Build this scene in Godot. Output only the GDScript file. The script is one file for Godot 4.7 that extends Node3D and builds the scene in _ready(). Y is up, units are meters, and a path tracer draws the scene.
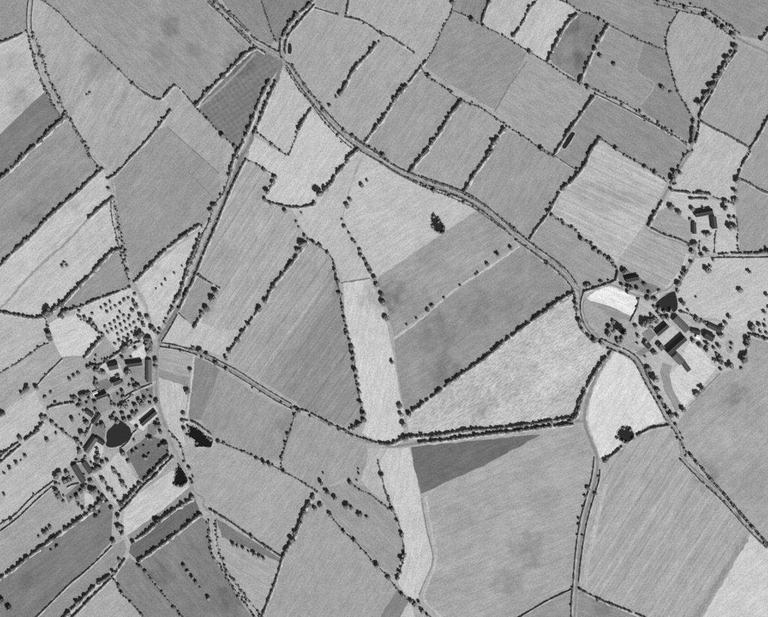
extends Node3D
# Farmland seen straight down from an aircraft. Units are metres, x runs to the picture's side, z down the picture.
# All plans below are in metres round the middle of the mapped ground.

const SUN_TO := Vector3(0.57, 1.12, 0.82)      # towards the sun
const FIELD_Y := 0.012
const CELL := 2.6

var rng := RandomNumberGenerator.new()
var n_big := FastNoiseLite.new()
var n_mid := FastNoiseLite.new()
var n_row := FastNoiseLite.new()
var mats := {}
var lump := []            # unit bush bodies: [vertices, normals, triangles]
var crowns := []          # unit tree crowns
var trunks := []          # unit trunks with limbs
var shrubs := []          # unit shrubs
var used := {}

# ploughing and drainage marks in the soil: x, z, radius, change of reflectance
const PATCHES := [[-265, -353.1, 14.4, -0.266], [-238.8, -324.4, 11.5, -0.182], [-280, -313.1, 23, -0.16], [-180, -308.1, 20.1, -0.22], [-2.5, -15.6, 28.2, -0.272], [67.5, 31.9, 28.2, -0.24], [76.2, 78.1, 22.1, -0.24], [113.8, 1.9, 24.1, -0.144], [32.5, -10.6, 28.2, -0.144], [145, -10.6, 32.2, -0.096], [180, 300.6, 23, -0.22], [157.5, 345.6, 23, -0.18], [201.2, 239.4, 20.1, -0.12], [88.8, 264.4, 20.1, -0.12], [235, -348.1, 11.5, -0.3], [245, -310.6, 12.9, -0.22], [226.2, -323.1, 10.1, 0.14], [-192.5, 364.4, 20.1, -0.26], [-280, 333.1, 17.2, -0.22], [-123.8, 145.6, 14.4, -0.18], [401.2, 208.1, 20.1, -0.22], [438.8, 108.1, 17.2, -0.18], [420, 151.9, 28.7, 0.06], [270, 376.9, 14.4, -0.18], [-455, -260.6, 17.2, -0.18], [-461.2, -310.6, 17.2, -0.12], [-436.2, -116.9, 20.1, -0.16], [-392.5, -129.4, 17.2, -0.16], [-448.8, 339.4, 12.9, -0.16], [-355, -301.9, 23, -0.16], [170, 89.4, 28.7, -0.12], [220, 89.4, 20.1, 0.08], [120, 114.4, 23, -0.16], [-211.2, -73.1, 23, -0.09], [282.5, -141.9, 23, -0.13], [245, -148.1, 17.2, -0.12], [320, -141.9, 17.2, -0.09]]

# fields: grey level, direction of the rows, strength of rows and of mottling, kind, outline
const FIELDS := [
	[122, 10, 0.03, 0.1, 0, [-358.4, 92, -345.4, 87.2, -340.5, 96.9, -345.4, 101.8, -356.8, 100.2]],
	[140, 10, 0.03, 0.08, 0, [-341.3, 106.7, -334.8, 102.6, -328.3, 105.1, -325.8, 111.6, -329.9, 118.1, -336.4, 118.9, -340.8, 114]],
	[150, 10, 0.03, 0.08, 0, [-317.8, 74.1, -299.1, 72.5, -298.3, 93.7, -312.1, 93.7]],
	[128, 30, 0.03, 0.1, 0, [-305.6, 102.6, -289.3, 97.7, -288, 109.9, -299.1, 113.2]],
	[194, 30, 0.03, 0.1, 0, [-317.8, 141.7, -300.7, 129.5, -286.9, 120.5, -282.8, 127, -284.4, 136, -300.7, 152.3, -310.5, 147.4]],
	[210, 30, 0.03, 0.06, 0, [-312.9, 53.4, -299.1, 42.8, -297.4, 61.5, -320.2, 64]],
	[130, 30, 0.03, 0.08, 0, [-295.8, 145.4, -285.2, 142.1, -283.6, 156.8, -295, 161.6]],
	[126, 30, 0.03, 0.08, 0, [-364.9, 146.6, -351.9, 142.5, -347.8, 153.9, -349.4, 162, -367.3, 162]],
	[118, 30, 0.03, 0.08, 0, [-399.1, 233.3, -381.2, 219.4, -376.3, 223.5, -393.4, 243.8]],
	[150, 30, 0.03, 0.08, 0, [-382.5, 196.1, -376.3, 194.2, -369.5, 207.2, -373.8, 212.1]],
	[202, 30, 0.03, 0.08, 0, [-374.7, 230, -364.9, 231.6, -360.8, 243, -373, 247.1]],
	[196, 30, 0.03, 0.08, 0, [-367.3, 181.2, -359.7, 167.3, -350.2, 170.6, -351.9, 184.4, -363.3, 199.1]],
	[190, 30, 0.03, 0.06, 0, [-353.5, 74.1, -345.4, 67.6, -329.9, 67.6, -325.8, 82.3, -332.3, 93.7, -342.1, 83.9]],
	[142, 30, 0.03, 0.1, 0, [-384.4, 119.7, -364.9, 113.2, -345.4, 111.6, -338.9, 126.2, -358.4, 132.7, -364.9, 126.2]],
	[196, 30, 0.03, 0.05, 0, [342, 40.1, 360.7, 20.6, 369.6, 32, 350.9, 53.1]],
	[134, 30, 0.03, 0.08, 0, [321.2, 30.5, 331.8, 24, 339.9, 32.1, 330.2, 43.5]],
	[138, 30, 0.03, 0.06, 0, [313.9, 55.4, 329.3, 45.6, 336.7, 49.7, 321.2, 60.2]],
	[164, 80, 0.12, 0.2, 0, [426.6, 41.2, 431.5, 38.8, 437.2, 41.7, 436.1, 49.4, 437.2, 54.3, 430.7, 55.1, 427.4, 52.6]],
	[150, -40, 0.03, 0.05, 0, [-567.5, -473.1, -442.5, -473.1, -442.5, -385.6, -445, -348.1, -480, -331.9, -567.5, -295.6]],
	[184, -43, 0.08, 0.04, 0, [-480, -330.6, -445, -346.9, -437.5, -328.1, -425, -270.6, -480, -218.1, -567.5, -148.1, -567.5, -291.9]],
	[127, -43, 0.08, 0.06, 0, [-425, -270.6, -401.2, -239.4, -411.2, -228.1, -431.2, -208.1, -452.5, -188.1, -465, -175.6, -480, -161.9, -567.5, -91.9, -567.5, -148.1, -480, -218.1]],
	[150, -43, 0.09, 0.06, 0, [-401.2, -238.1, -387.5, -229.4, -370, -198.1, -351.2, -175.6, -382.5, -145.6, -421.2, -111.9, -458.8, -74.4, -480, -53.1, -567.5, 26.9, -567.5, -89.4, -480, -161.9, -452.5, -188.1]],
	[190, -43, 0.06, 0.05, 0, [-351.2, -175.6, -345, -160.6, -338.8, -138.1, -328.8, -74.4, -350, -61.9, -380, -29.4, -402.5, -6.9, -420, 4.4, -435, 9.4, -480, 4.4, -567.5, -10.6, -567.5, 29.4, -480, -53.1]],
	[150, -35, 0.03, 0.05, 0, [-328.8, -74.4, -321.2, -50.6, -316.2, -28.1, -356.2, -13.1, -395, 1.9, -407.5, 8.1, -402.5, -6.9, -380, -29.4, -350, -61.9]],
	[168, -62, 0.1, 0.06, 0, [-427.5, -385.6, -406.2, -370.6, -383.8, -346.9, -355, -320.6, -333.8, -300.6, -313.8, -281.9, -297.5, -268.1, -280, -261.9, -266.2, -255.6, -267.5, -248.1, -285, -224.4, -318.8, -186.9, -343.8, -163.1, -348.8, -175.6, -367.5, -198.1, -385, -229.4, -397.5, -239.4, -417.5, -275.6, -435, -328.1, -441.2, -348.1, -440, -385.6, -440, -473.1, -482.5, -473.1, -455, -423.1]],
	[154, 42, 0.05, 0.07, 0, [-427.5, -385.6, -435, -473.1, -255, -473.1, -213.8, -385.6, -195, -364.4, -167.5, -331.9, -161.2, -326.9, -200, -290.6, -222.5, -268.1, -235, -253.1, -247.5, -268.1, -261.2, -278.1, -280, -261.9, -313.8, -281.9, -355, -320.6, -406.2, -370.6]],
	[152, -50, 0.05, 0.05, 0, [-340, -160.6, -318.8, -186.9, -285, -223.1, -271.6, -228.1, -230, -190.6, -206.2, -169.4, -202.5, -144.4, -216.2, -126.9, -222.5, -110.6, -226.2, -103.1, -242.5, -95.6, -248.8, -90.6, -273.8, -73.1, -292.5, -54.4, -308.8, -36.9, -312.5, -35.6, -321.2, -58.1, -327.5, -78.1, -335, -110.6, -338.8, -138.1]],
	[166, -50, 0.05, 0.05, 0, [-261.2, -276.9, -246.2, -266.9, -235, -251.9, -221.2, -238.1, -202.5, -216.9, -185, -200.6, -180, -185.6, -193.8, -164.4, -206.2, -169.4, -230, -190.6, -271.6, -228.1, -267.5, -248.1, -265, -256.9, -277.5, -261.9]],
	[124, -33, 0.06, 0.07, 3, [-161.2, -326.9, -158.8, -323.1, -140, -316.9, -128.8, -308.1, -132.5, -298.1, -145, -281.9, -157.5, -256.9, -166.2, -233.1, -177.5, -206.9, -183.8, -189.4, -187.5, -204.4, -202.5, -216.9, -221.2, -238.1, -233.8, -251.9]],
	[140, 50, 0.03, 0.05, 0, [-242.5, -473.1, -152.5, -473.1, -152.5, -385.6, -147.5, -369.4, -141.2, -349.4, -136.2, -335.6, -140, -329.4, -161.2, -338.1, -175, -349.4, -190, -369.4, -202.5, -385.6]],
	[132, -60, 0.03, 0.05, 0, [-152.5, -385.6, -152.5, -473.1, -67.5, -473.1, -91.2, -380.6, -108.8, -365.6, -121.2, -350.6, -127.5, -335.6, -135, -333.1, -141.2, -349.4, -147.5, -369.4]],
	[166, -55, 0.03, 0.04, 0, [-86.2, -375.6, -60, -368.1, -47.5, -364.4, -25, -358.1, -1.2, -341.9, -5, -335.6, -17.5, -320.6, -37.5, -299.4, -50, -275.6, -60, -265.6, -68.8, -254.4, -77.5, -249.4, -86.2, -263.1, -102.5, -281.9, -116.2, -303.1, -123.8, -313.1, -125, -329.4, -120, -341.9, -105, -354.4]],
	[156, -60, 0.05, 0.04, 0, [-67.5, -473.1, -40, -473.1, -43.8, -385.6, -47.5, -366.9, -60, -368.1, -86.2, -379.4]],
	[172, -60, 0.04, 0.05, 0, [-40, -473.1, 86.2, -473.1, 86.2, -385.6, 85, -371.9, 73.8, -350.6, 57.5, -313.1, 50, -308.1, 37.5, -320.6, 7.5, -341.9, -1.2, -341.9, -25, -358.1, -47.5, -365.6, -43.8, -385.6]],
	[166, -55, 0.04, 0.05, 0, [-1.2, -340.6, 13.8, -335.6, 37.5, -319.4, 48.8, -306.9, 36.2, -285.6, 15, -263.1, -8.8, -226.9, -23.8, -208.1, -40, -219.4, -48.8, -229.4, -66.2, -248.1, -57.5, -264.4, -48.8, -275.6, -36.2, -299.4, -16.2, -320.6]],
	[150, -30, 0.03, 0.06, 0, [85, -370.6, 125, -353.1, 161.2, -333.1, 178.8, -318.1, 140, -248.1, 120, -258.1, 73.8, -285.6, 50, -303.1, 57.5, -313.1, 73.8, -350.6]],
	[162, 35, 0.04, 0.05, 0, [181.2, -319.4, 245, -281.9, 262.5, -270.6, 248.8, -249.4, 228.8, -219.4, 211.2, -191.9, 196.2, -198.1, 157.5, -225.6, 137.5, -245.6]],
	[138, -70, 0.12, 0.05, 0, [86.2, -473.1, 131.2, -473.1, 131.2, -385.6, 126.2, -373.1, 121.2, -358.1, 110, -363.1, 86.2, -373.1, 88.8, -385.6]],
	[182, -62, 0.04, 0.05, 0, [131.2, -473.1, 191.2, -473.1, 191.2, -385.6, 182.5, -375.6, 173.8, -358.1, 160, -334.4, 141.2, -344.4, 122.5, -356.9, 131.2, -385.6]],
	[190, -62, 0.06, 0.04, 0, [220, -473.1, 220, -385.6, 230, -379.4, 240, -368.1, 228.8, -358.1, 220, -341.9, 207.5, -316.9, 203.8, -309.4, 181.2, -321.9, 161.2, -334.4, 182.5, -375.6, 191.2, -385.6]],
	[132, -60, 0.02, 0.12, 0, [256.2, -368.1, 268.8, -361.9, 280, -355.6, 270, -339.4, 257.5, -310.6, 245, -284.4, 226.2, -295.6, 206.2, -309.4, 220, -340.6, 230, -358.1, 241.2, -368.1]],
	[152, 30, 0.03, 0.06, 0, [257.5, -310.6, 270, -338.1, 280, -354.4, 320, -335.6, 325, -331.9, 315, -298.1, 335, -278.1, 320, -251.9, 326.2, -244.4, 291.2, -261.9, 278.8, -268.1, 263.8, -274.4, 245, -283.1]],
	[140, 30, 0.03, 0.06, 0, [320, -251.9, 335, -278.1, 315, -298.1, 325, -331.9, 320, -335.6, 351.2, -325.6, 353.8, -316.9, 360, -295.6, 367.5, -271.9, 380, -250.6, 386.2, -235.6, 383.8, -210.6, 376.2, -210.6, 326.2, -244.4]],
	[148, 22, 0.07, 0.05, 0, [215, -473.1, 320, -473.1, 332.5, -385.6, 365, -371.9, 356.2, -350.6, 352.5, -335.6, 347.5, -325.6, 320, -335.6, 295, -346.9, 270, -363.1, 242.5, -371.9, 225, -385.6]],
	[146, 30, 0.03, 0.05, 0, [570, -473.1, 570, -410.6, 480, -346.9, 470, -336.9, 445, -340.6, 430, -354.4, 402.5, -373.1, 382.5, -379.4, 357.5, -383.1, 338.8, -385.6, 320, -473.1]],
	[166, 30, 0.03, 0.05, 0, [470, -336.9, 480, -346.9, 570, -410.6, 570, -279.4, 480, -323.1]],
	[166, -60, 0.03, 0.05, 0, [395, -366.9, 413.8, -358.1, 428.8, -345.6, 436.2, -329.4, 422.5, -310.6, 405, -279.4, 392.5, -260.6, 387.5, -238.1, 380, -248.1, 367.5, -270.6, 361.2, -294.4, 355, -316.9, 352.5, -333.1, 356.2, -350.6, 367.5, -373.1]],
	[160, -60, 0.03, 0.04, 0, [441.2, -329.4, 480, -316.9, 570, -273.1, 570, -373.1, 480, -238.1, 466.2, -214.4, 455, -200.6, 442.5, -209.4, 413.8, -224.4, 395, -235.6, 397.5, -254.4, 420, -298.1, 436.2, -323.1]],
	[184, -55, 0.03, 0.04, 0, [395, -234.4, 413.8, -223.1, 441.2, -209.4, 455, -200.6, 445, -179.4, 442.5, -166.9, 440, -158.1, 436.2, -141.9, 433.8, -131.9, 407.5, -141.9, 376.2, -146.9, 357.5, -148.1, 360, -160.6, 380, -188.1, 388.8, -208.1]],
	[160, -55, 0.03, 0.05, 0, [455, -200.6, 480, -238.1, 570, -360.6, 570, -129.4, 480, -145.6, 460, -155.6, 445, -163.1, 442.5, -170.6]],
	[156, -55, 0.03, 0.05, 0, [442.5, -160.6, 460, -155.6, 480, -144.4, 570, -123.1, 570, -73.1, 480, -70.6, 445, -68.1, 442.5, -104.4, 438.8, -131.9]],
	[160, 10, 0.02, 0.06, 0, [341.2, -120.6, 355, -126.9, 371.2, -115.6, 382.5, -108.1, 385, -88.1, 378.8, -81.9, 351.2, -94.4, 335, -103.1]],
	[188, 10, 0.02, 0.06, 0, [360, -145.6, 378.8, -144.4, 433.8, -130.6, 441.2, -116.9, 443.8, -68.1, 413.8, -68.1, 392.5, -69.4, 382.5, -79.4, 385, -88.1, 382.5, -108.1, 371.2, -115.6, 355, -126.9, 341.2, -120.6]],
	[146, 35, 0.04, 0.05, 0, [211.2, -189.4, 230, -220.6, 248.8, -250.6, 263.8, -266.9, 320, -239.4, 380, -206.9, 375, -185.6, 355, -160.6, 338.8, -169.4, 325, -176.9, 300, -193.1, 288.8, -200.6, 270, -213.1, 260, -198.1, 248.8, -181.9, 240, -171.9]],
	[156, -60, 0.05, 0.05, 0, [150, -223.1, 176.2, -211.9, 196.2, -198.1, 211.2, -191.9, 240, -171.9, 222.5, -150.6, 203.8, -118.1, 190, -100.6, 181.2, -86.9, 163.8, -99.4, 142.5, -116.9, 120, -130.6, 101.2, -144.4, 108.8, -161.9, 120, -179.4, 135, -198.1]],
	[162, -56, 0.05, 0.05, 0, [98.8, -259.4, 120, -255.6, 148.8, -225.6, 132.5, -200.6, 120, -179.4, 101.2, -148.1, 76.2, -156.9, 60, -163.1, 35, -173.1, 42.5, -185.6, 66.2, -214.4, 82.5, -241.9]],
	[158, -56, 0.04, 0.05, 0, [47.5, -301.9, 55, -290.6, 73.8, -276.9, 96.2, -260.6, 82.5, -241.9, 66.2, -215.6, 47.5, -190.6, 32.5, -173.1, 13.8, -181.9, -5, -195.6, -22.5, -206.9, -5, -233.1, 15, -264.4, 35, -285.6]],
	[182, 25, 0.11, 0.06, 1, [270, -210.6, 290, -198.1, 323.8, -176.9, 353.8, -156.9, 338.8, -130.6, 323.8, -103.1, 297.5, -65.6, 291.2, -58.1, 280, -63.1, 270, -73.1, 251.2, -88.1, 232.5, -103.1, 210, -119.4, 230, -154.4, 248.8, -180.6, 260, -198.1]],
	[168, 25, 0.07, 0.05, 1, [323.8, -101.9, 332.5, -95.6, 380, -68.1, 382.5, -63.1, 370, -41.9, 353.8, -25.6, 347.5, -25.6, 326.2, -33.1, 313.8, -43.1, 291.2, -56.9, 297.5, -66.9]],
	[156, 30, 0.03, 0.05, 0, [210, -119.4, 232.5, -101.9, 251.2, -85.6, 270, -69.4, 282.5, -58.1, 291.2, -45.6, 285, -33.1, 270, -29.4, 251.2, -23.1, 245, -29.4, 232.5, -40.6, 215, -53.1, 201.2, -65.6, 186.2, -79.4, 181.2, -85.6, 192.5, -101.9]],
	[190, -30, 0.03, 0.04, 0, [382.5, -65.6, 401.2, -66.9, 445, -64.4, 480, -65.6, 570, -66.9, 570, 33.1, 480, 36.9, 457.5, 31.9, 438.8, 28.1, 430, 20.6, 413.8, 11.9, 395, 11.9, 388.8, 9.4, 370, 0.6, 365, -10.6, 363.8, -23.1, 375, -41.9]],
	[162, -40, 0.06, 0.09, 0, [373.8, 133.1, 395, 110.6, 422.5, 81.9, 445, 76.9, 455, 54.4, 457.5, 34.4, 480, 38.1, 570, 45.6, 570, 364.4, 480, 293.1, 445, 254.4, 395, 201.9, 376.2, 173.1, 365, 151.9]],
	[212, -60, 0.02, 0.04, 0, [287.5, 53.1, 305, 58.1, 316.2, 66.9, 330, 93.1, 343.8, 116.9, 355, 139.4, 326.2, 148.1, 301.2, 164.4, 285, 179.4, 273.8, 191.9, 267.5, 183.1, 257.5, 158.1, 251.2, 139.4, 252.5, 120.6, 265, 89.4, 278.8, 64.4]],
	[168, -57, 0.1, 0.05, 1, [355, 144.4, 370, 173.1, 395, 205.6, 432.5, 245.6, 460, 276.9, 451.2, 295.6, 420, 345.6, 397.5, 385.6, 382.5, 414.4, 326.2, 385.6, 301.2, 375.6, 270, 364.4, 245, 350.6, 248.8, 314.4, 257.5, 276.9, 266.2, 245.6, 273.8, 214.4, 276.2, 195.6, 301.2, 170.6, 332.5, 151.9]],
	[200, -40, 0.02, 0.06, 0, [460, 278.1, 480, 299.4, 570, 376.9, 570, 476.9, 345, 476.9, 382.5, 414.4, 397.5, 385.6, 422.5, 345.6]],
	[142, 20, 0.03, 0.08, 0, [242.5, 351.9, 270, 366.9, 326.2, 385.6, 382.5, 414.4, 345, 476.9, 238.8, 476.9, 237.5, 385.6]],
	[166, -22, 0.07, 0.06, 0, [48.8, 235.6, 113.8, 201.9, 196.2, 158.1, 245, 145.6, 253.8, 164.4, 260, 183.1, 262.5, 191.9, 257.5, 214.4, 251.2, 251.9, 242.5, 289.4, 238.8, 326.9, 236.2, 346.9, 201.2, 366.9, 163.8, 385.6, 145, 476.9, 70, 476.9, 63.8, 385.6, 50, 364.4, 47.5, 361.9, 60, 326.9, 66.2, 309.4, 57.5, 276.9]],
	[112, -25, 0.05, 0.09, 2, [33.8, 173.1, 196.2, 156.9, 147.5, 185.6, 46.2, 231.9, 38.8, 201.9]],
	[150, -22, 0.03, 0.05, 0, [165, 385.6, 201.2, 366.9, 236.2, 349.4, 236.2, 385.6, 236.2, 476.9, 145, 476.9]],
	[196, -80, 0.03, 0.04, 0, [5, 174.4, 32.5, 174.4, 38.8, 201.9, 45, 233.1, 55, 276.9, 62.5, 310.6, 51.2, 345.6, 41.2, 364.4, 32.5, 361.9, 20, 349.4, 16.2, 336.9, 20, 320.6, 25, 301.9, 22.5, 276.9, 13.8, 249.4, 1.2, 223.1, -7.5, 195.6]],
	[200, -80, 0.02, 0.04, 0, [-51.2, -33.1, -17.5, -36.9, -15, -29.4, -3.8, -10.6, 3.8, 20.6, 11.2, 54.4, 20, 108.1, 25, 129.4, 23.8, 159.4, 1.2, 168.1, -17.5, 160.6, -27.5, 155.6, -22.5, 139.4, -28.8, 114.4, -36.2, 83.1, -42.5, 39.4, -48.8, 1.9]],
	[184, -55, 0.02, 0.05, 0, [-117.5, -129.4, -92.5, -126.9, -86.2, -135.6, -77.5, -145.6, -65, -160.6, -48.8, -185.6, -36.2, -198.1, -27.5, -193.1, -36.2, -173.1, -45, -148.1, -48.8, -129.4, -52.5, -110.6, -42.5, -85.6, -30, -73.1, -22.5, -54.4, -15, -38.1, -51.2, -33.1, -58.8, -54.4, -67.5, -66.9, -86.2, -81.9, -95, -88.1, -107.5, -108.1]],
	[188, -33, 0.03, 0.05, 0, [-23.8, -195.6, -5, -185.6, 20, -170.6, 57.5, -151.9, 95, -139.4, 120, -126.9, 97.5, -110.6, 45, -74.4, -5, -40.6, -13.8, -35.6, -21.2, -54.4, -40, -91.9, -51.2, -110.6, -47.5, -129.4, -42.5, -148.1, -32.5, -173.1]],
	[157, -33, 0.05, 0.09, 0, [97.5, -110.6, 122.5, -125.6, 145, -108.1, 163.8, -89.4, 170, -81.9, 137.5, -58.1, 92.5, -26.9, 61.2, -3.1, 12.5, 35.6, 7.5, 14.4, 1.2, -10.6, -8.8, -33.1, -5, -40.6, 45, -74.4]],
	[149, -33, 0.02, 0.09, 0, [171.2, -81.9, 201.2, -63.1, 232.5, -35.6, 238.8, -25.6, 230, -10.6, 201.2, 4.4, 170, 26.9, 138.8, 51.9, 113.8, 70.6, 82.5, 91.9, 57.5, 111.9, 27.5, 133.1, 23.8, 120.6, 17.5, 83.1, 12.5, 39.4, 61.2, -0.6, 137.5, -55.6]],
	[187, -37, 0.1, 0.1, 4, [238.8, -20.6, 242.5, 1.9, 242.5, 20.6, 270, 45.6, 281.2, 51.9, 270, 66.9, 255, 89.4, 245, 114.4, 240, 133.1, 236.2, 136.9, 201.2, 141.9, 145, 148.1, 95, 151.9, 45, 156.9, 32.5, 158.1, 27.5, 136.9, 57.5, 114.4, 113.8, 74.4, 170, 30.6, 220, -4.4]],
	[153, -54, 0.09, 0.06, 1, [-60, -41.9, -66.2, -11.9, -105, 43.1, -142.5, 96.9, -155, 89.4, -117.5, 34.4, -78.8, -20.6, -67.5, -50.6]],
	[163, -54, 0.09, 0.06, 1, [-95, -85.6, -73.8, -69.4, -67.5, -61.9, -67.5, -50.6, -78.8, -20.6, -117.5, 34.4, -155, 89.4, -157.5, 89.4, -173.8, 76.9, -195, 61.9, -190, 45.6, -173.8, 20.6, -152.5, -10.6, -132.5, -41.9, -111.2, -73.1]],
	[144, -54, 0.09, 0.06, 1, [-60, -41.9, -57.5, -35.6, -52.5, -10.6, -46.2, 26.9, -40, 58.1, -33.8, 89.4, -27.5, 126.9, -30, 144.4, -48.8, 148.1, -67.5, 139.4, -92.5, 129.4, -111.2, 116.9, -142.5, 96.9, -105, 43.1, -66.2, -11.9]],
	[152, -55, 0.03, 0.05, 0, [-236.2, -43.1, -221.2, -35.6, -205, -25.6, -212.5, -10.6, -223.8, 8.1, -237.5, 23.1, -255, 8.1]],
	[168, -57, 0.09, 0.05, 1, [-172.5, -185.6, -152.5, -176.9, -142.5, -166.9, -146.2, -148.1, -148.8, -135.6, -130, -129.4, -115, -116.9, -100, -91.9, -101.2, -85.6, -117.5, -58.1, -140, -29.4, -161.2, 1.9, -180, 26.9, -205, 26.9, -230, 16.9, -212.5, -10.6, -205, -25.6, -221.2, -35.6, -236.2, -43.1, -220, -79.4, -202.5, -123.1, -185, -160.6]],
	[186, -57, 0.05, 0.05, 0, [-255, 8.1, -237.5, 23.1, -230, 16.9, -205, 26.9, -180, 26.9, -195, 51.9, -202.5, 59.4, -223.8, 51.9, -240, 48.1, -277.5, 43.1]],
	[186, -60, 0.02, 0.04, 0, [-128.8, -300.6, -117.5, -291.9, -105, -273.1, -90, -250.6, -101.2, -229.4, -108.8, -213.1, -117.5, -200.6, -120, -191.9, -136.2, -201.9, -152.5, -213.1, -162.5, -220.6, -157.5, -235.6, -145, -266.9]],
	[194, -55, 0.02, 0.04, 0, [-90, -248.1, -67.5, -229.4, -48.8, -213.1, -32.5, -201.9, -42.5, -191.9, -52.5, -175.6, -65, -160.6, -82.5, -141.9, -92.5, -129.4, -111.2, -128.1, -130, -129.4, -147.5, -138.1, -145, -150.6, -140, -164.4, -152.5, -175.6, -170, -185.6, -165, -218.1, -142.5, -201.9, -120, -190.6, -108.8, -213.1, -100, -229.4]],
	[192, -50, 0.04, 0.09, 0, [-312.5, -30.6, -292.5, -50.6, -267.5, -70.6, -242.5, -89.4, -226.2, -100.6, -230, -85.6, -240, -58.1, -251.2, -35.6, -265, -8.1, -273.8, 14.4, -282.5, 33.1, -290, 16.9, -296.2, -4.4, -305, -23.1]],
	[180, -30, 0.04, 0.05, 0, [-480, 6.9, -433.8, 11.9, -421.2, 11.9, -420, 33.1, -420, 41.9, -455, 64.4, -480, 79.4, -567.5, 126.9, -567.5, -4.4]],
	[166, -38, 0.05, 0.05, 0, [-567.5, 129.4, -480, 80.6, -420, 43.1, -412.5, 43.1, -402.5, 61.9, -417.5, 79.4, -432.5, 96.9, -448.8, 108.1, -477.5, 130.6, -567.5, 201.9]],
	[164, -25, 0.05, 0.06, 0, [-402.5, 61.9, -373.8, 61.9, -361.2, 74.4, -358.8, 89.4, -367.5, 104.4, -386.2, 110.6, -420, 120.6, -427.5, 114.4, -430, 101.9, -417.5, 81.9]],
	[202, -20, 0.02, 0.05, 0, [-407.5, 11.9, -382.5, 6.9, -367.5, 18.1, -351.2, 31.9, -358.8, 41.9, -373.8, 60.6, -402.5, 60.6, -411.2, 45.6, -415, 33.1, -420, 20.6]],
	[194, -40, 0.02, 0.05, 0, [-386.2, 4.4, -355, -10.6, -317.5, -25.6, -308.8, -16.9, -297.5, 1.9, -290, 20.6, -285, 36.9, -292.5, 41.9, -305, 39.4, -323.8, 51.9, -335, 51.9, -348.8, 33.1, -367.5, 16.9]],
	[160, -45, 0.08, 0.08, 0, [-350, 35.6, -336.2, 51.9, -342.5, 61.9, -358.8, 70.6, -372.5, 61.9]],
	[186, -38, 0.03, 0.06, 0, [-480, 131.9, -436.2, 101.9, -430, 116.9, -422.5, 126.9, -422.5, 133.1, -432.5, 145.6, -455, 168.1, -480, 185.6, -567.5, 239.4, -567.5, 201.9]],
	[168, -45, 0.02, 0.06, 0, [-420, 123.1, -390, 116.9, -380, 120.6, -367.5, 129.4, -365, 139.4, -370, 149.4, -380, 166.9, -385, 166.9, -405, 151.9, -417.5, 139.4]],
	[182, -38, 0.03, 0.06, 0, [-417.5, 141.9, -402.5, 155.6, -385, 168.1, -383.8, 183.1, -390, 191.9, -398.8, 208.1, -411.2, 218.1, -442.5, 245.6, -480, 276.9, -567.5, 339.4, -567.5, 245.6, -480, 189.4, -452.5, 169.4]],
	[160, -38, 0.06, 0.06, 0, [-412.5, 220.6, -405, 235.6, -386.2, 254.4, -380, 261.9, -405, 276.9, -430, 299.4, -455, 316.9, -480, 336.9, -567.5, 395.6, -567.5, 345.6, -480, 280.6, -442.5, 249.4]],
	[126, -38, 0.09, 0.06, 0, [-480, 339.4, -442.5, 310.6, -405, 280.6, -373.8, 258.1, -348.8, 236.9, -338.8, 254.4, -340, 276.9, -340, 289.4, -373.8, 329.4, -405, 355.6, -436.2, 385.6, -492.5, 439.4, -567.5, 476.9, -567.5, 398.1]],
	[146, -40, 0.04, 0.06, 0, [-338.8, 295.6, -325, 289.4, -321.2, 299.4, -327.5, 314.4, -342.5, 329.4, -367.5, 354.4, -392.5, 379.4, -405, 385.6, -455, 464.4, -492.5, 439.4, -433.8, 385.6, -402.5, 356.9, -371.2, 330.6]],
	[168, -40, 0.03, 0.06, 0, [-338.8, 333.1, -332.5, 351.9, -317.5, 368.1, -302.5, 385.6, -292.5, 476.9, -442.5, 476.9, -386.2, 383.1, -361.2, 358.1]],
	[134, 48, 0.04, 0.08, 0, [-336.2, 330.6, -317.5, 311.9, -308.8, 318.1, -298.8, 330.6, -282.5, 349.4, -255, 383.1, -230, 476.9, -292.5, 476.9, -301.2, 385.6, -317.5, 366.9, -330, 351.9]],
	[110, -37, 0.03, 0.06, 2, [-316.2, 295.6, -280, 266.9, -236.2, 235.6, -230, 254.4, -261.2, 280.6, -308.8, 314.4, -318.8, 304.4]],
	[130, 50, 0.04, 0.1, 0, [-307.5, 316.9, -280, 295.6, -230, 260.6, -221.2, 264.4, -218.8, 295.6, -211.2, 314.4, -195, 339.4, -180, 364.4, -165, 385.6, -142.5, 476.9, -230, 476.9, -252.5, 383.1, -280, 349.4, -298.8, 326.9]],
	[196, -37, 0.05, 0.05, 0, [-332.5, 254.4, -305, 230.6, -273.8, 208.1, -263.8, 201.9, -242.5, 223.1, -280, 254.4, -320, 283.1, -327.5, 280.6]],
	[146, -37, 0.04, 0.05, 0, [-242.5, 223.1, -238.8, 231.9, -273.8, 258.1, -316.2, 290.6, -320, 283.1, -280, 254.4]],
	[186, 60, 0.02, 0.06, 0, [-365, 208.1, -348.8, 199.4, -336.2, 183.1, -327.5, 176.9, -313.8, 208.1, -305, 216.9, -332.5, 245.6, -345, 239.4, -355, 220.6]],
	[116, -35, 0.04, 0.06, 2, [-322.5, 179.4, -311.2, 170.6, -292.5, 158.1, -270, 166.9, -268.8, 180.6, -303.8, 215.6, -315, 195.6]],
	[164, 15, 0.04, 0.05, 0, [-280, 51.9, -240, 56.9, -241.2, 70.6, -242.5, 86.9, -281.2, 75.6]],
	[188, 85, 0.03, 0.05, 0, [-281.2, 85.6, -243.8, 98.1, -246.2, 114.4, -250, 135.6, -252.5, 145.6, -247.5, 170.6, -251.2, 173.1, -257.5, 164.4, -267.5, 151.9, -275, 133.1, -280, 114.4]],
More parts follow.
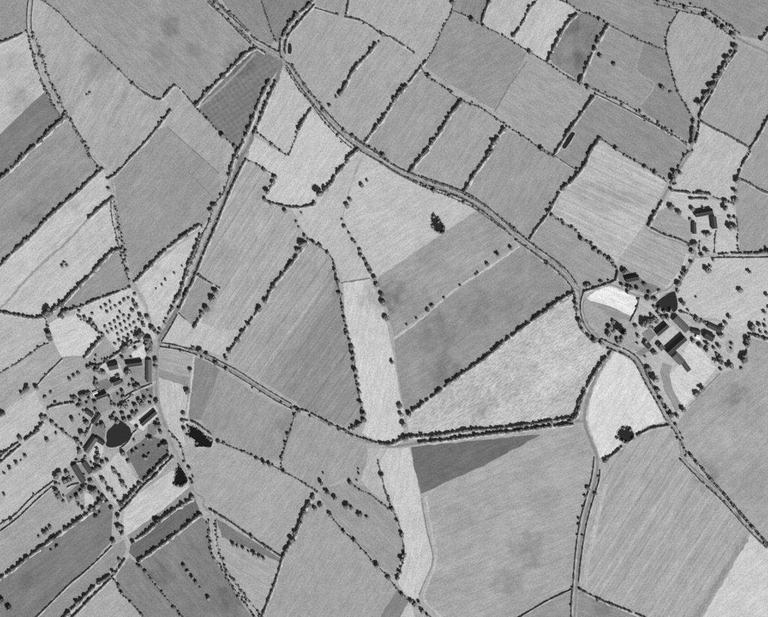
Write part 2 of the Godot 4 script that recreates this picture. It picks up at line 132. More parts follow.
	[146, 15, 0.02, 0.03, 0, [-281.2, 75.6, -242.5, 86.9, -243.8, 98.1, -281.2, 85.6]],
	[137, -70, 0.02, 0.06, 0, [-237.5, 60.6, -217.5, 66.9, -205, 76.9, -228.8, 139.4, -242.5, 136.9, -245, 114.4]],
	[154, -60, 0.02, 0.07, 0, [-205, 76.9, -180, 93.1, -148.8, 114.4, -111.2, 129.4, -117.5, 151.9, -126.2, 179.4, -130, 189.4, -161.2, 185.6, -198.8, 168.1, -213.8, 160.6, -226.2, 145.6, -228.8, 139.4]],
	[160, -60, 0.03, 0.06, 0, [-108.8, 129.4, -67.5, 149.4, -36.2, 158.1, -23.8, 164.4, -20, 183.1, -27.5, 211.9, -36.2, 216.9, -48.8, 211.9, -80, 226.9, -86.2, 226.9, -105, 214.4, -127.5, 199.4, -125, 179.4, -115, 151.9]],
	[166, -50, 0.03, 0.05, 0, [-236.2, 183.1, -213.8, 170.6, -161.2, 189.4, -130, 201.9, -105, 216.9, -88.8, 226.9, -90, 235.6, -98.8, 251.9, -108.8, 273.1, -117.5, 295.6, -127.5, 310.6, -148.8, 299.4, -180, 276.9, -211.2, 254.4, -223.8, 239.4, -242.5, 214.4]],
	[124, 30, 0.02, 0.04, 2, [-210, 261.9, -130, 311.9, -131.2, 316.9, -202.5, 285.6]],
	[168, 30, 0.03, 0.05, 0, [-202.5, 285.6, -131.2, 316.9, -135, 339.4, -147.5, 364.4, -155, 385.6, -180, 351.9, -202.5, 320.6, -208.8, 295.6]],
	[162, -60, 0.03, 0.06, 0, [-85, 239.4, -73.8, 251.9, -61.2, 264.4, -36.2, 293.1, -8.8, 321.9, 5, 336.9, 16.2, 351.9, -5, 385.6, -17.5, 476.9, -155, 476.9, -152.5, 385.6, -140, 351.9, -127.5, 314.4, -115, 295.6, -101.2, 258.1]],
	[132, -55, 0.08, 0.04, 0, [16.2, 351.9, 32.5, 364.4, 20, 385.6, 1.2, 476.9, -17.5, 476.9, -5, 385.6]],
	[190, -55, 0.03, 0.04, 0, [32.5, 364.4, 38.8, 385.6, 65, 476.9, 1.2, 476.9, 20, 385.6]],
	[156, 45, 0.03, 0.06, 0, [-82.5, 229.4, -48.8, 216.9, -33.8, 218.1, -23.8, 223.1, -5, 239.4, 11.2, 258.1, 22.5, 283.1, 23.8, 304.4, 17.5, 326.9, 11.2, 335.6, -7.5, 318.1, -36.2, 289.4, -63.8, 258.1, -73.8, 245.6]],
	[180, -70, 0.02, 0.05, 0, [-20, 174.4, 5, 174.4, -7.5, 193.1, 0, 220.6, 10, 245.6, -5, 236.9, -23.8, 220.6, -30, 211.9, -20, 183.1]],
	[228, 20, 0.02, 0.03, 0, [253.8, -13.1, 270, -25.6, 285, -28.1, 301.2, -21.9, 318.8, -14.4, 315.5, -1.9, 310.6, 10.1, 297.5, 4.4, 278.1, -4.4, 257.5, -10]],
	[150, 20, 0.02, 0.04, 0, [257.5, -10, 278.1, -4.4, 297.5, 4.4, 310.6, 10.1, 308.1, 15.6, 290, 13.1, 277.5, 8.1]],
	[164, -20, 0.02, 0.06, 0, [250, -15.6, 253.8, -13.1, 257.5, -10, 277.5, 8.1, 290, 13.1, 308.1, 15.6, 320, 26.9, 313.8, 45.6, 338.8, 54.4, 320, 54.4, 288.8, 45.6, 270, 33.1, 255, 11.9]],
	[130, 10, 0.02, 0.06, 0, [291.2, -45.6, 298.8, -50.6, 320, -40.6, 338.8, -29.4, 351.2, -23.1, 332.5, -18.1, 320, -20.6, 295, -30.6]],
	[148, 60, 0.02, 0.1, 0, [347.5, 68.1, 360, 71.9, 356.2, 83.1, 361.2, 101.9, 372.5, 123.1, 365, 129.4, 351.2, 104.4, 345, 79.4]],
	[204, 30, 0.02, 0.06, 0, [382.5, 39.4, 392.5, 45.6, 405, 61.9, 415, 74.4, 401.2, 91.9, 388.8, 108.1, 373.8, 124.4, 361.2, 101.9, 356.2, 83.1, 363.8, 76.9]],
	[182, 30, 0.02, 0.08, 0, [320, -15.6, 347.5, -25.6, 370, 1.9, 395, 14.4, 426.2, 16.9, 455, 33.1, 453.8, 54.4, 442.5, 74.4, 420, 79.4, 395, 105.6, 373.8, 133.1, 365, 145.6, 345, 114.4, 330, 83.1, 320, 64.4, 301.2, 51.9, 320, 33.1, 311.2, 16.9]],
	[164, -30, 0.02, 0.1, 0, [-357.5, 66.9, -336.2, 54.4, -292.5, 43.1, -282.5, 45.6, -283.8, 114.4, -273.8, 145.6, -265, 164.4, -248.8, 199.4, -267.5, 201.9, -332.5, 251.9, -367.5, 258.1, -405, 233.1, -411.2, 220.6, -388.8, 193.1, -382.5, 170.6, -365, 139.4, -365, 120.6, -386.2, 114.4, -358.8, 95.6]],
]
# roads: line, width with verges, width, grey levels, name, label
const ROADS := [
	[[-236, -405.2, -218.1, -385.6, -200.2, -369.3, -185.5, -354.7, -164.4, -333.5, -144.8, -322.1, -128.6, -312.4, -117.2, -299.4, -102.5, -278.2, -86.2, -257, -70, -237.5, -50.4, -218, -30.9, -203.3, -5, -186.7, 24.3, -168.8, 60.1, -155.8, 95.9, -142.8, 118.7, -129.8, 141.5, -111.9, 164.3, -90.7, 183.8, -76.1, 206.6, -59.8, 226.1, -43.5, 237.5, -28.9, 245.5, -22.4, 246.8, -11.8, 248, 4.5, 253.7, 20.8, 261.8, 30.5, 272.3, 41.5, 287, 48.6, 304.9, 56.1, 317.9, 67.5, 330.9, 93.5, 343.9, 116.3, 355.3, 137.5, 370, 160.3, 374.9, 188.9, 399.3, 213.3, 425.3, 237.1, 457.9, 272.9, 480, 295.3, 523, 338.6], 5.2, 2.6, 158, 132, "road", "main road curving diagonally across the whole view"],
	[[-127.9, -310.1, -135.1, -281.5, -148.1, -253.8, -161.1, -222.9, -172.5, -196.8, -177.4, -191.6, -185.5, -168.8, -203.4, -124.9, -219.7, -85.8, -236, -46.8, -251.9, -10.1, -261.6, 6.2, -271.4, 24.1, -279.5, 35.5, -280.7, 41.2], 5.4, 2.8, 128, 140, "lane", "straight hedged lane dropping to the village junction"],
	[[-280.7, 41.2, -281.2, 46.9, -283.6, 61.5, -284.4, 80.7, -284.8, 96.9, -282.8, 116.5, -277.1, 136, -269.8, 155.5, -269.8, 156.8, -263.3, 173, -256.8, 186.1, -250.2, 199.1, -243.7, 215.4, -237.2, 228.4, -224.2, 239.8, -226.2, 245.8, -216.5, 255.6], 5.4, 3.0, 150, 166, "lane", "village street passing the pond and barns"],
	[[-280.8, 43.6, -260, 47.7, -238.9, 54.2, -236, 56.1, -223, 59.4, -200.2, 72.4, -180.7, 83.1, -161.1, 95.2, -138.3, 109.8, -115.5, 122.2, -92.8, 132.6, -66.7, 146.6, -43.9, 157.7, -21.1, 166.1, 7.5, 172.3, 14.5, 172.3, 37.3, 169.1, 82.9, 162.9, 125.2, 157, 164.3, 151.5, 203.3, 145.6, 237.5, 140.7, 252.2, 142.4], 4.2, 2.0, 138, 160, "lane", "narrow hedged lane from the village across the middle fields"],
	[[285.3, 52.9, 275.6, 67.5, 262.6, 90.3, 252.1, 122.8, 251.2, 145.6, 262.6, 174.9, 266.5, 187.9, 266.8, 198.6, 264.2, 214.9, 257.7, 237.7, 250.2, 267, 244.6, 306.1, 241.4, 341.9, 238.1, 385.5, 235.9, 439.5], 6.0, 3.0, 138, 162, "lane", "lane leading down from the farm beside the pale wedge field"],
	[[-126.3, -312.4, -127.3, -325.4, -124.7, -340.1, -113.9, -353.1, -102.5, -365.4, -92.1, -378.5, -79.7, -401.9], 4.4, 2.2, 140, 160, "lane", "short lane climbing from the upper road junction"],
	[[317.9, -398.6, 334.2, -385.6, 353.7, -381.1, 373.2, -375.2, 399.3, -369.3, 415.5, -358.9, 431.8, -347.2, 446.5, -335.2, 470.9, -323.8, 480, -318.9, 523, -297.7], 5.0, 2.6, 142, 165, "lane", "tree lined lane crossing the upper corner"],
	[[441.6, -331.9, 426.9, -304.2, 409, -271.7, 397.6, -247.3, 389.5, -226.1, 385.6, -206.6, 380.4, -195.2, 386.2, -198.1, 373.2, -180.2, 358.6, -155.8, 343.9, -129.8, 327.7, -103.7, 337.4, -94, 360.2, -85.8, 383, -76.1, 389.5, -69.5, 386.2, -61.4, 373.2, -38.6, 365.1, -25.6], 4.8, 2.6, 146, 172, "lane", "lane running down to the farm from the upper corner"],
	[[246.3, -21.9, 266.7, -25.1, 279.7, -30, 292.7, -26.8, 309, -19.1, 323.6, -15.1, 336.7, -17, 344.4, -20.7, 355.8, -24.8, 363.9, -33.8], 5.0, 2.4, 150, 188, "lane", "farm loop lane passing above the white field"],
	[[384.3, -65.4, 395.7, -63.8, 408.7, -66.2, 433.1, -66.9, 455.9, -67, 480, -67.5, 566.6, -69.5], 5.0, 2.2, 165, 192, "lane", "pale farm lane below the outlying farmstead"],
	[[-267.3, 182.8, -276.3, 195.8, -289.3, 208.8, -300.7, 217.8, -313.7, 233.3, -325.1, 247.9, -328.1, 278.4, -322.4, 288.2, -319.5, 298, -324.1, 313.4, -335.5, 325.6, -345.2, 337, -366.1, 358.2, -388.9, 382.6, -431.2, 439.5], 4.4, 2.2, 168, 185, "lane", "pale lane curving away below the village"],
	[[-439.3, -411.7, -440.3, -385.6, -442.6, -366.1, -441.9, -346.6, -435.4, -327, -427.3, -297.7, -417.5, -274.9, -407.7, -255.4, -398.6, -239.1, -385.6, -226.1, -372.6, -205, -367.7, -196.5, -350.4, -176, -340.7, -160.7, -337.7, -139.5, -333.5, -107, -327.7, -77.7, -321.1, -51.6, -313.3, -33.7, -308.8, -23.1, -299.1, -6.8, -292.6, 15.9, -285.2, 29.8, -281.2, 37.1], 5.5, 1.6, 160, 172, "green_lane", "bush lined green lane down the western fields"],
	[[-551.6, 332.1, -480, 274.2, -460.5, 257.9, -437.7, 235.1, -414.9, 218.8, -388.9, 195.4], 4.2, 2.0, 175, 180, "track", "hedged track between the western lower fields"],
	[[-528.8, 226.1, -480, 188, -468.3, 177.3, -456.6, 168.5, -447.8, 162.6, -437.7, 155.4, -424, 137.5], 4.2, 2.0, 178, 182, "track", "hedged track to the village from the west"],
	[[-216.5, 255.6, -214.5, 270.3, -213.2, 296.3, -206.7, 314.2, -195.3, 332.1, -182.3, 351.6, -166, 371.2, -149.7, 397.2], 5.0, 2.2, 160, 180, "green_lane", "bush lined green lane leading out below the village"],
	[[-285.2, 91.2, -299.1, 97.7, -313.7, 105.1, -325.1, 113.2, -330.7, 120.5], 4.2, 2.2, 182, 178, "lane", "pale village lane between the gardens"],
]
const TRACKS := [
	[[-232.7, -249.6, -193.7, -284.1, -161.1, -318.9], 3.0, 152, "pale headland track below the thick hedge by the dark field"],
	[[-5, -41.9, 34.1, -67.9, 69.9, -92.3, 94.3, -108.6], 1.6, 182, "thin pale path running to the dark pit pond"],
	[[11.3, 38.9, 43.8, 15.4, 79.6, -16.5, 95.9, -28.9, 131.7, -51.6, 157.8, -69.5, 170.1, -78.3], 2.4, 190, "pale track with a few trees across the grey field"],
	[[-369.3, -112.8, -382.3, -97.9, -395.4, -84.2, -424.7, -58.2, -450.7, -32.1, -470.2, -9.3, -499.5, 16.7], 3.0, 156, "dark worn strip across the pale western field"],
	[[-315.6, -25.6, -333.5, -18.4, -356.3, -10, -375.8, -2.2], 2.2, 195, "pale path along the curved hedge above the orchard"],
	[[52, 234.5, 58.5, 273.5, 65.3, 311, 56.8, 338.6, 50.3, 363, 73.1, 387.4, 102.4, 420], 3.6, 182, "pale headland strip bending beside the big lower field"],
	[[46.4, 237.7, 53.6, 276.8, 61.1, 313.2, 52, 338.6, 43.8, 358.2], 1.8, 140, "dark strip beside the pale meadow"],
	[[-53.7, -32.1, -34.2, -35.4, -17.9, -37.6], 2.0, 120, "short dark path crossing the pale meadow strip"],
	[[324.4, -331.9, 315.3, -299.4, 337.4, -279.8, 321.1, -255.4], 2.0, 161, "faint pale footpath in the upper field"],
	[[313, -294.5, 339, -281.5], 1.6, 161, "faint pale footpath branch in the upper field"],
	[[-401.9, 61.6, -387.2, 60.3, -374.2, 61.6], 2.0, 150, "short grey path between two western paddocks"],
	[[-271.6, -228.1, -251.2, -209.4, -230, -190.6, -206.2, -169.4], 1.1, 128, "thin dark ditch line across the middle western field"],
	[[-245, -171.9, -230, -155.6, -213.8, -139.4], 1.0, 130, "second thin dark ditch line beside the straight lane"],
	[[277.5, 219.4, 270, 249.4, 261.2, 284.4, 255, 316.9, 251.2, 344.4], 5.5, 184, "pale margin down the striped field's lane side"],
	[[453.8, 286.9, 432.5, 318.1, 412.5, 350.6, 392.5, 381.9, 370, 420.6], 6.5, 150, "grey unploughed strip down the striped field's edge"],
	[[-237.5, 59.4, -240.7, 93.5, -245.6, 129.3, -248.9, 145.6], 2.6, 196, "pale path along the long village paddock"],
	[[296.7, -67.9, 308.1, -85.8, 319.5, -100.5], 1.6, 190, "pale line between the striped field and its neighbour"],
	[[379.7, -67.9, 373.2, -51.6, 360.2, -32.1, 352.1, -25.6], 4.0, 196, "pale field margin beside the farm lane"],
	[[178.9, -309.1, 157.8, -279.8, 138.2, -245.7], 1.4, 125, "thin dark line dividing the upper middle fields"],
	[[380.7, 121.9, 388.8, 114.6, 402.2, 99, 420.1, 81.1], 1.6, 135, "faint dark path behind the farm paddock"],
	[[370, 185.6, 399.3, 216.5, 428.6, 244.2, 457.9, 278.4], 3.5, 185, "pale margin along the road by the striped field"],
	[[283.7, 56.1, 262.6, 96.8, 255.4, 122.8, 255.4, 145.6, 265.8, 174.9], 2.2, 188, "pale margin inside the wedge field"],
]
const PONDS := [
	[[-331.5, 138.4, -325.9, 142.5, -319.4, 147.4, -316.5, 153.9, -316.9, 159.2, -324.2, 167.4, -334, 172.5, -343.8, 173.1, -347.5, 169.4, -346.2, 164.9, -346.8, 158.4, -345.1, 153.1, -338.8, 146.6, -334, 140.6], 0.014, "large round village pond with dark still water"],
	[[363.1, -21.6, 365.6, -11.8, 366.4, -0.4, 360.7, 4.8, 350.9, 2.9, 344.4, -0.1, 340.3, -6.9, 347.7, -13.4, 355.8, -19.1], 0.014, "triangular farm pond beside the loop lane"],
	[[233.9, -220, 236.1, -220.3, 238.4, -218.4, 236.1, -214.1, 232.9, -208.9, 229, -203.1, 226.1, -200.1, 223.1, -201.4, 223.1, -203.7, 226.4, -208.9, 230.3, -215.4], 0.012, "rectangular dark pond beside a straight hedge"],
	[[-119.7, -330.9, -116.5, -331.1, -115.5, -326.6, -115.7, -322.1, -116.8, -318.5, -120, -319.8, -119.7, -325.3], 0.014, "small upright dark pond by the junction lane"],
	[[62.3, -118.6, 64.5, -116, 67.8, -111.8, 72.3, -106.6, 74.6, -102, 75.6, -98.1, 74.6, -94.5, 71, -94.2, 66.5, -96.8, 62.6, -98.8, 60.3, -102, 60, -107.9, 59, -113.1], 0.012, "leaf shaped dark pit pond in the pale pasture"],
	[[-256.6, 195.2, -254, 198.4, -250.1, 204.6, -245.8, 213.1, -246.8, 217.6, -252, 221.5, -257.9, 222.2, -262.4, 218.6, -261.1, 212.4, -259.2, 202.7], 0.004, "black triangular pond beside the village street"],
	[[-245.9, 145.5, -238.7, 147.8, -232.2, 150.7, -226.4, 155.9, -220.5, 162.4, -214.3, 162.7, -215.3, 169.6, -217.2, 173.1, -229, 172.2, -236.1, 172.2, -236.1, 164.4, -243.9, 159.8, -246.5, 157.9, -242.6, 153.3], 0.004, "large irregular black pond below the long paddock"],
	[[299.3, 147.9, 306.5, 149.2, 309.1, 152.5, 311.7, 156.4, 311.7, 161, 307.1, 165.5, 303.9, 168.1, 299.3, 167.5, 296, 163.6, 293.4, 158.4, 292.8, 154.5, 296, 150.5], 0.012, "round black pond in the pale wedge field"],
	[[285.4, 14.2, 289.5, 14.2, 297.6, 22.4, 302.5, 28.9, 299.2, 32.1, 292.7, 28.1, 286.2, 22.4], 0.01, "lumpy dark pond in the grass by the farm"],
]
# hedges: style, line, label, unused, shrubs that stand out (x, z, radius)
const HEDGES := [
	["N", [-442.6, -398.2, -443.9, -385.2, -445.9, -365.7, -445.5, -348.8], "low trimmed hedge beside the top of the green lane", 0, []],
	["N", [-437.1, -398.2, -438.4, -385.2, -440.3, -365.7, -440, -347.8], "second low hedge across the green lane top", 0, []],
	["M", [-518.8, -315.2, -479.7, -331.5, -463.4, -338, -445.5, -346.8], "dark hedge meeting the top of the green lane", 0, []],
	["L", [-445.5, -344.5, -440, -326.6, -431.9, -297.3, -422.7, -274.5, -413, -255, -404.2, -238.7], "bushy western hedge on the upper green lane", 0, []],
	["L", [-439.7, -344.5, -430.9, -323.4, -422.7, -299.9, -413, -274.5, -403.2, -255, -391.8, -234.8, -380.4, -215.9, -367.4, -193.2], "bushy eastern hedge on the upper green lane", 0, []],
	["G", [-427.6, -385.2, -406.5, -370.6, -383.7, -346.2, -354.4, -320.1, -333.2, -300.6, -313.7, -281, -297.4, -268], "sparse bushes along the thin diagonal fence line", 0, [-383.6, -346, 2.04, -329.9, -297.8, 2.15, -339.1, -306.1, 1.61, -352.7, -320.1, 1.83, -405.5, -369.6, 1.72, -315.3, -281, 1.94, -295.7, -267.9, 1.94, -285.9, -263, 2.15]],
	["M", [-313.7, -281, -297.4, -268, -279.5, -260.9, -261.6, -278.4, -248.6, -268, -235.6, -251.8], "kinked dark hedge at the end of the fence line", 0, []],
	["M", [-266.5, -246.9, -284.4, -224.1, -302.3, -202.9, -318.6, -186, -323.5, -179.8, -338.1, -165.2, -345.6, -161.9], "dark diagonal hedge meeting the green lane bend", 0, [-276.1, -236.8, 2.58, -281, -232, 2.36]],
	["T", [-400, -237.1, -411.4, -227.3, -430.9, -207.8, -443.9, -196.4, -452, -187.9, -465.1, -174.9, -479.7, -161.9, -528.5, -122.8], "thick dark hedge below the dark western strip", 0, [-411.2, -225.5, 2.36, -427.5, -209.2, 2.58, -442.1, -197.8, 2.58]],
	["T", [-235.7, -251.8, -222.7, -268, -199.9, -290.8, -173.9, -316.9, -160.8, -325], "thick hedge above the dark chequered field", 0, [-185.1, -304.3, 2.15]],
	["G", [-222.7, -391.7, -206.4, -370.6, -193.4, -359.2, -177.1, -344.5, -165.7, -333.8], "bushes on the lower verge of the upper main road", 0, [-206.3, -372.1, 2.15, -193.2, -360.6, 2.36, -177, -346.1, 1.94]],
	["G", [-214.5, -391.7, -199.9, -375.4, -183.6, -362.4, -169, -346.8], "bushes on the upper verge of the upper main road", 0, [-211.2, -381.1, 2.36, -199.8, -375.3, 2.04, -191.7, -370.4, 2.15, -183.6, -362.3, 1.94]],
	["M", [-164.1, -338.7, -144.6, -327.3, -131.5, -320.1], "dark hedge along the road just before the junction", 0, []],
	["M", [-162.5, -328.2, -147.8, -319.1], "short hedge on the lower verge before the junction", 0, []],
	["G", [-156.9, -404.7, -152.7, -385.2, -147.8, -368.9, -141.3, -349.4, -136.4, -336.4], "row of small bushes between the two top dark fields", 0, [-147.8, -369.6, 1.61, -134.7, -334.6, 2.36]],
	["T", [-79.5, -401.5, -90.8, -382, -102.2, -371.5, -108.8, -365.7, -118.5, -354.3, -126.7, -338], "thick hedge west of the short junction lane", 0, [-93, -381.1, 2.36, -124.9, -344.3, 2.36]],
	["M", [-86, -380.3, -108.8, -354.3, -120.1, -339.6, -123.1, -326.6, -123.1, -318.5], "hedge east of the short junction lane", 0, []],
	["M", [-128.9, -336.4, -129.6, -320.1, -127.6, -312.9], "short hedge beside the junction mouth", 0, []],
	["N", [-86, -375.4, -59.9, -367.3], "thin hedge leaving the short lane eastward", 0, [-57.6, -367.2, 2.04, -47.5, -364.3, 1.83]],
	["M", [-46.9, -364.1, -24.1, -357.5, -1.3, -341.3, 7.8, -339.6, 14.8, -334.8, 37.6, -320.1], "hedge bending across the top middle fields", 0, [-24.6, -356.4, 2.36, 37.7, -319.3, 2.36]],
	["M", [-38.8, -404.7, -43.6, -385.2, -46.9, -367.3], "short upright hedge at the top middle edge", 0, []],
	["T", [-9.5, -331.5, -17.6, -320.1, -37.1, -299, -50.2, -274.5, -55, -267.4], "thick hedge down to the main road, topmost middle", 0, [-6.1, -333, 2.15, -17.5, -319.9, 2.36, -46.8, -280.8, 2.36, -59.7, -264.5, 2.58, -67.2, -253.1, 2.58]],
	["T", [-142.9, -284.3, -156, -258.3, -165.7, -232.2, -177.1, -206.2, -186.9, -187.9, -193.4, -165.2], "thick western hedge on the straight lane's upper half", 0, [-142.8, -283.4, 2.58, -155.9, -258.1, 2.15, -175.3, -207.6, 2.36, -183.4, -196.2, 2.58, -182.9, -187.2, 2.15]],
	["T", [-134.8, -282.7, -144.6, -261.5, -157.6, -229, -163.1, -217.6], "thick eastern hedge at the top of the straight lane", 0, []],
	["G", [-193.4, -165.2, -199.9, -145.6, -212.9, -127.7, -217.8, -109.8, -227.6, -90.3, -234.1, -70.8, -242.2, -54.5, -245.5, -44.7], "broken western hedge on the straight lane's lower half", 0, [-198.8, -150.4, 2.15, -203.7, -141.5, 2.36, -217.3, -110.2, 2.58, -227.5, -90.1, 2.15, -234, -70.6, 2.15, -240.4, -56.8, 2.58]],
	["M", [-172.2, -186.3, -182, -168.4, -196.6, -135.9, -209.7, -103.3, -222.7, -74, -235.7, -41.5, -242.2, -25.2], "long eastern hedge on the straight lane", 0, []],
	["G", [-157.6, -219.2, -149.4, -212.7, -139.7, -204.6, -129.9, -198, -120.1, -191.5, -113.6, -204.6, -108.1, -219.2], "bent row of bushes between two pale paddocks", 0, [-157.4, -219, 2.36, -149.3, -212.5, 2.15, -129.8, -196.9, 2.36]],
	["T", [-90.8, -250.1, -99, -237.1, -107.1, -222.5], "short thick hedge dividing the pale paddocks", 0, []],
	["G", [-235.7, -251.8, -221.1, -237.1, -201.5, -215.9, -186.9, -202.9, -182, -189.9], "sparse bushes below the dark chequered field", 0, [-229.2, -245.2, 1.72, -220.9, -236.8, 2.58]],
	["M", [52.3, -308.7, 44.1, -299, 27.8, -277.8], "hedge at the upper crossing of middle hedges", 0, []],
	["T", [27.8, -277.8, 14.8, -262.2, -4.7, -232.2, -7.8, -229, -24.1, -207.8], "long hedge dropping to the main road, widest at top", 0, []],
	["T", [-32.3, -199, -46.9, -186, -45.3, -183.1, -56.7, -171.7, -66.4, -155.4, -74.6, -147.3], "thick hedge running below the road to the big tree", 0, [-63.7, -160.1, 2.36]],
	["M", [-86, -130, -95.7, -127.7, -112, -126.1, -131.5, -129.4, -147.8, -134.2], "curved dark hedge under the pale upper paddock", 0, [-111.9, -126.6, 2.36, -129.8, -129.3, 1.94]],
	["G", [-172.2, -186.3, -160.8, -181.4, -149.4, -173.3, -136.4, -165.2, -139.7, -155.4, -146.2, -144], "short stepped bush row beside the straight lane", 0, []],
	["G", [-121.8, -307.1, -113.6, -302.2, -99, -279.4, -86, -263.1, -77.8, -253.4, -50.2, -222.5, -38.8, -215.9, -17.6, -201.3, -1.3, -191.5, 1.8, -186.3], "bushes along the upper verge below the junction", 0, [-113.5, -303.7, 2.15, -85.8, -262.9, 2.36, -79.3, -256.4, 2.36, -67.9, -253.1, 2.58, -17.4, -201, 2.58]],
	["G", [-121.8, -299.9, -105.5, -272.9, -95.7, -263.1, -76.2, -235.5, -58.3, -215.9, -40.4, -200.3], "sparse bushes along the lower verge below the junction", 0, [-105.4, -272.7, 2.36, -95.7, -263.1, 1.94, -76.1, -235.4, 1.94, -58.2, -215.8, 2.15, -53.4, -207.8, 1.61]],
	["K", [-59.9, -222.5, -30.6, -198, -4.6, -182.7], "thin hedge tight along the road's lower edge", 0, []],
	["G", [-1.5, -191.2, 16.4, -176.6, 53.9, -160.3, 83.2, -150.5, 107.6, -139.1, 127.1, -127.7, 148.3, -111.5, 162.9, -100.1, 187.3, -78.9, 203.6, -67.5, 223.1, -51.2], "bushes along the middle road's upper verge", 0, [-1.3, -191, 2.36, 16.5, -176.5, 1.94, 40.8, -165.8, 1.5, 54, -160.1, 2.15, 65.4, -156.8, 2.58, 83.3, -150.4, 2.15, 99.6, -145.4, 2.58, 107.7, -139, 1.94, 127.3, -127.5, 2.36, 148.3, -111.4, 1.94, 163.1, -99.9, 2.36, 187.4, -78.8, 2.15, 203.7, -67.4, 1.94]],
	["G", [-4.7, -182.1, 18.1, -167.8, 40.9, -156, 62, -147.3, 81.5, -139.8, 99.5, -132, 119, -121.2, 135.3, -109.2, 151.5, -97.5, 158, -92.9], "dense bushes along the middle road's lower verge", 0, [-2.9, -181.2, 2.58, 6.9, -174.7, 2.58, 18.2, -168.3, 2.15, 31.2, -162.4, 2.36, 41, -156.9, 2.15, 52.4, -151.9, 2.36, 81.7, -140.5, 2.58, 99.6, -132.4, 2.58, 119.1, -122, 2.36, 135.4, -109.7, 2.15, 151.6, -98.3, 2.15, 166.3, -85.3, 2.15]],
	["K", [-4.7, -188.9, 24.6, -172.3, 60.4, -159.6, 96.2, -146.6, 119, -134.2, 141.8, -116.3, 164.6, -95.2], "thin hedge tight on the middle road's upper edge", 0, []],
	["K", [164.6, -85.4, 184.1, -71.4, 206.9, -54.5, 223.1, -40.5, 234.5, -26.8, 239.4, -15.4], "thin hedge tight on the road bend above the farm", 0, [177.6, -77.8, 1.94, 219.9, -42.1, 1.72]],
	["G", [88.1, -401.5, 84.8, -372.2, 73.4, -349.4, 63.6, -326.6, 53.2, -309.7], "faint bush line between two top fields", 0, []],
	["G", [88.1, -371.5, 109.2, -362.4, 123.9, -353.3, 141.8, -344.5, 161.3, -333.1, 182.5, -320.1, 203.6, -307.1, 223.1, -294.1, 244.3, -281], "thin bush line below the top row of strips", 0, [203.7, -307.7, 1.94]],
	["M", [138.5, -404.7, 132, -385.2, 125.5, -368.9, 121.6, -356.6], "short hedge between the first two top strips", 0, [132.2, -383.3, 2.58, 126.3, -370.3, 2.58]],
	["M", [197.1, -401.5, 190.6, -383.6, 182.5, -375.4, 174.3, -359.2, 166.2, -346.2, 160.3, -339], "hedge between the second and third top strips", 0, [174.5, -359, 2.36]],
	["T", [241.1, -367.3, 229.7, -357.5, 219.9, -341.3, 210.1, -321.7, 205.2, -309.7], "thick hedge beside the dark top strip", 0, [227.2, -355, 2.58]],
	["G", [203.6, -395, 219.9, -385.2, 229.7, -382, 245.3, -370.6, 256.3, -367.3, 269.3, -360.8, 280.7, -354.3, 297, -346.2, 316.5, -336.4, 341, -326.6, 349.1, -323.4], "sparse bush line above the dark top strip", 0, [229.8, -381.8, 2.15, 237.9, -376, 1.94, 258.1, -367.2, 2.15, 311.7, -339.6, 1.72, 317.5, -336.4, 1.72, 322.1, -333.8, 1.5]],
	["T", [280.7, -355.3, 269.3, -336.4, 256.3, -310.3, 244.9, -283.7], "thick hedge on the dark strip's eastern side", 0, [278.6, -352.5, 2.15]],
	["G", [47.4, -299, 55.5, -289.2, 73.4, -277.8, 96.2, -259.9, 119, -251.8, 138.5, -238.7, 158, -225.7, 177.6, -212.7, 197.1, -198, 211.8, -189.9], "long bush line above the middle strips", 0, [73.5, -277.6, 2.15, 84.9, -271.1, 2.15, 96.3, -259, 2.36, 110.9, -257.3, 1.72, 119.1, -251.6, 2.36, 171.2, -215.8, 2.15]],
	["T", [97.8, -259.9, 83.2, -242, 66.9, -215.9, 47.4, -189.9, 55.5, -197.7, 42.5, -184.7, 32.7, -171.7], "thick hedge between the first and second middle strips", 0, [45.9, -188.4, 2.36, 33.8, -173.1, 2.36]],
	["T", [149.9, -224.1, 136.9, -206.2, 127.1, -186.6, 135.3, -197.7, 120.6, -178.2, 109.2, -161.9, 101.1, -147.3], "thick hedge between the second and third middle strips", 0, [120.7, -178.6, 2.36, 109.4, -162.3, 2.58]],
	["M", [247.6, -245.2, 229.7, -219.2, 211.8, -190.9], "straight dark hedge beside the rectangular pond", 0, []],
	["N", [200.4, -197.7, 210.1, -192.8, 223.1, -184, 239.4, -173.3], "thin fence hedge below the rectangular pond", 0, []],
	["T", [264.5, -268, 248.2, -245.9, 230.3, -220.8, 228.7, -218.5], "dark hedge slanting down from the double hedge line", 0, []],
	["G", [230.3, -287.6, 244.9, -282.7, 262.8, -272.9, 288.9, -261.5, 308.4, -251.8, 327.9, -237.1, 347.5, -225.7, 370.3, -211.1, 383.3, -206.2], "upper hedge of the double hedge line", 0, [277.5, -269.6, 1.72, 290.6, -262.1, 1.94, 297.1, -254.2, 2.15, 319.9, -246.7, 2.15, 342.7, -232, 2.36, 352.5, -224.9, 2.36, 360, -220.6, 2.36]],
	["N", [264.5, -268, 295.4, -252.7, 327.9, -235.5, 360.5, -216.9, 378.4, -203.6], "lower trimmed hedge of the double hedge line", 0, []],
	["L", [323.1, -238.7, 337.7, -230.6, 358.9, -217.6], "pale scrubby bushes along the double hedge line", 0, []],
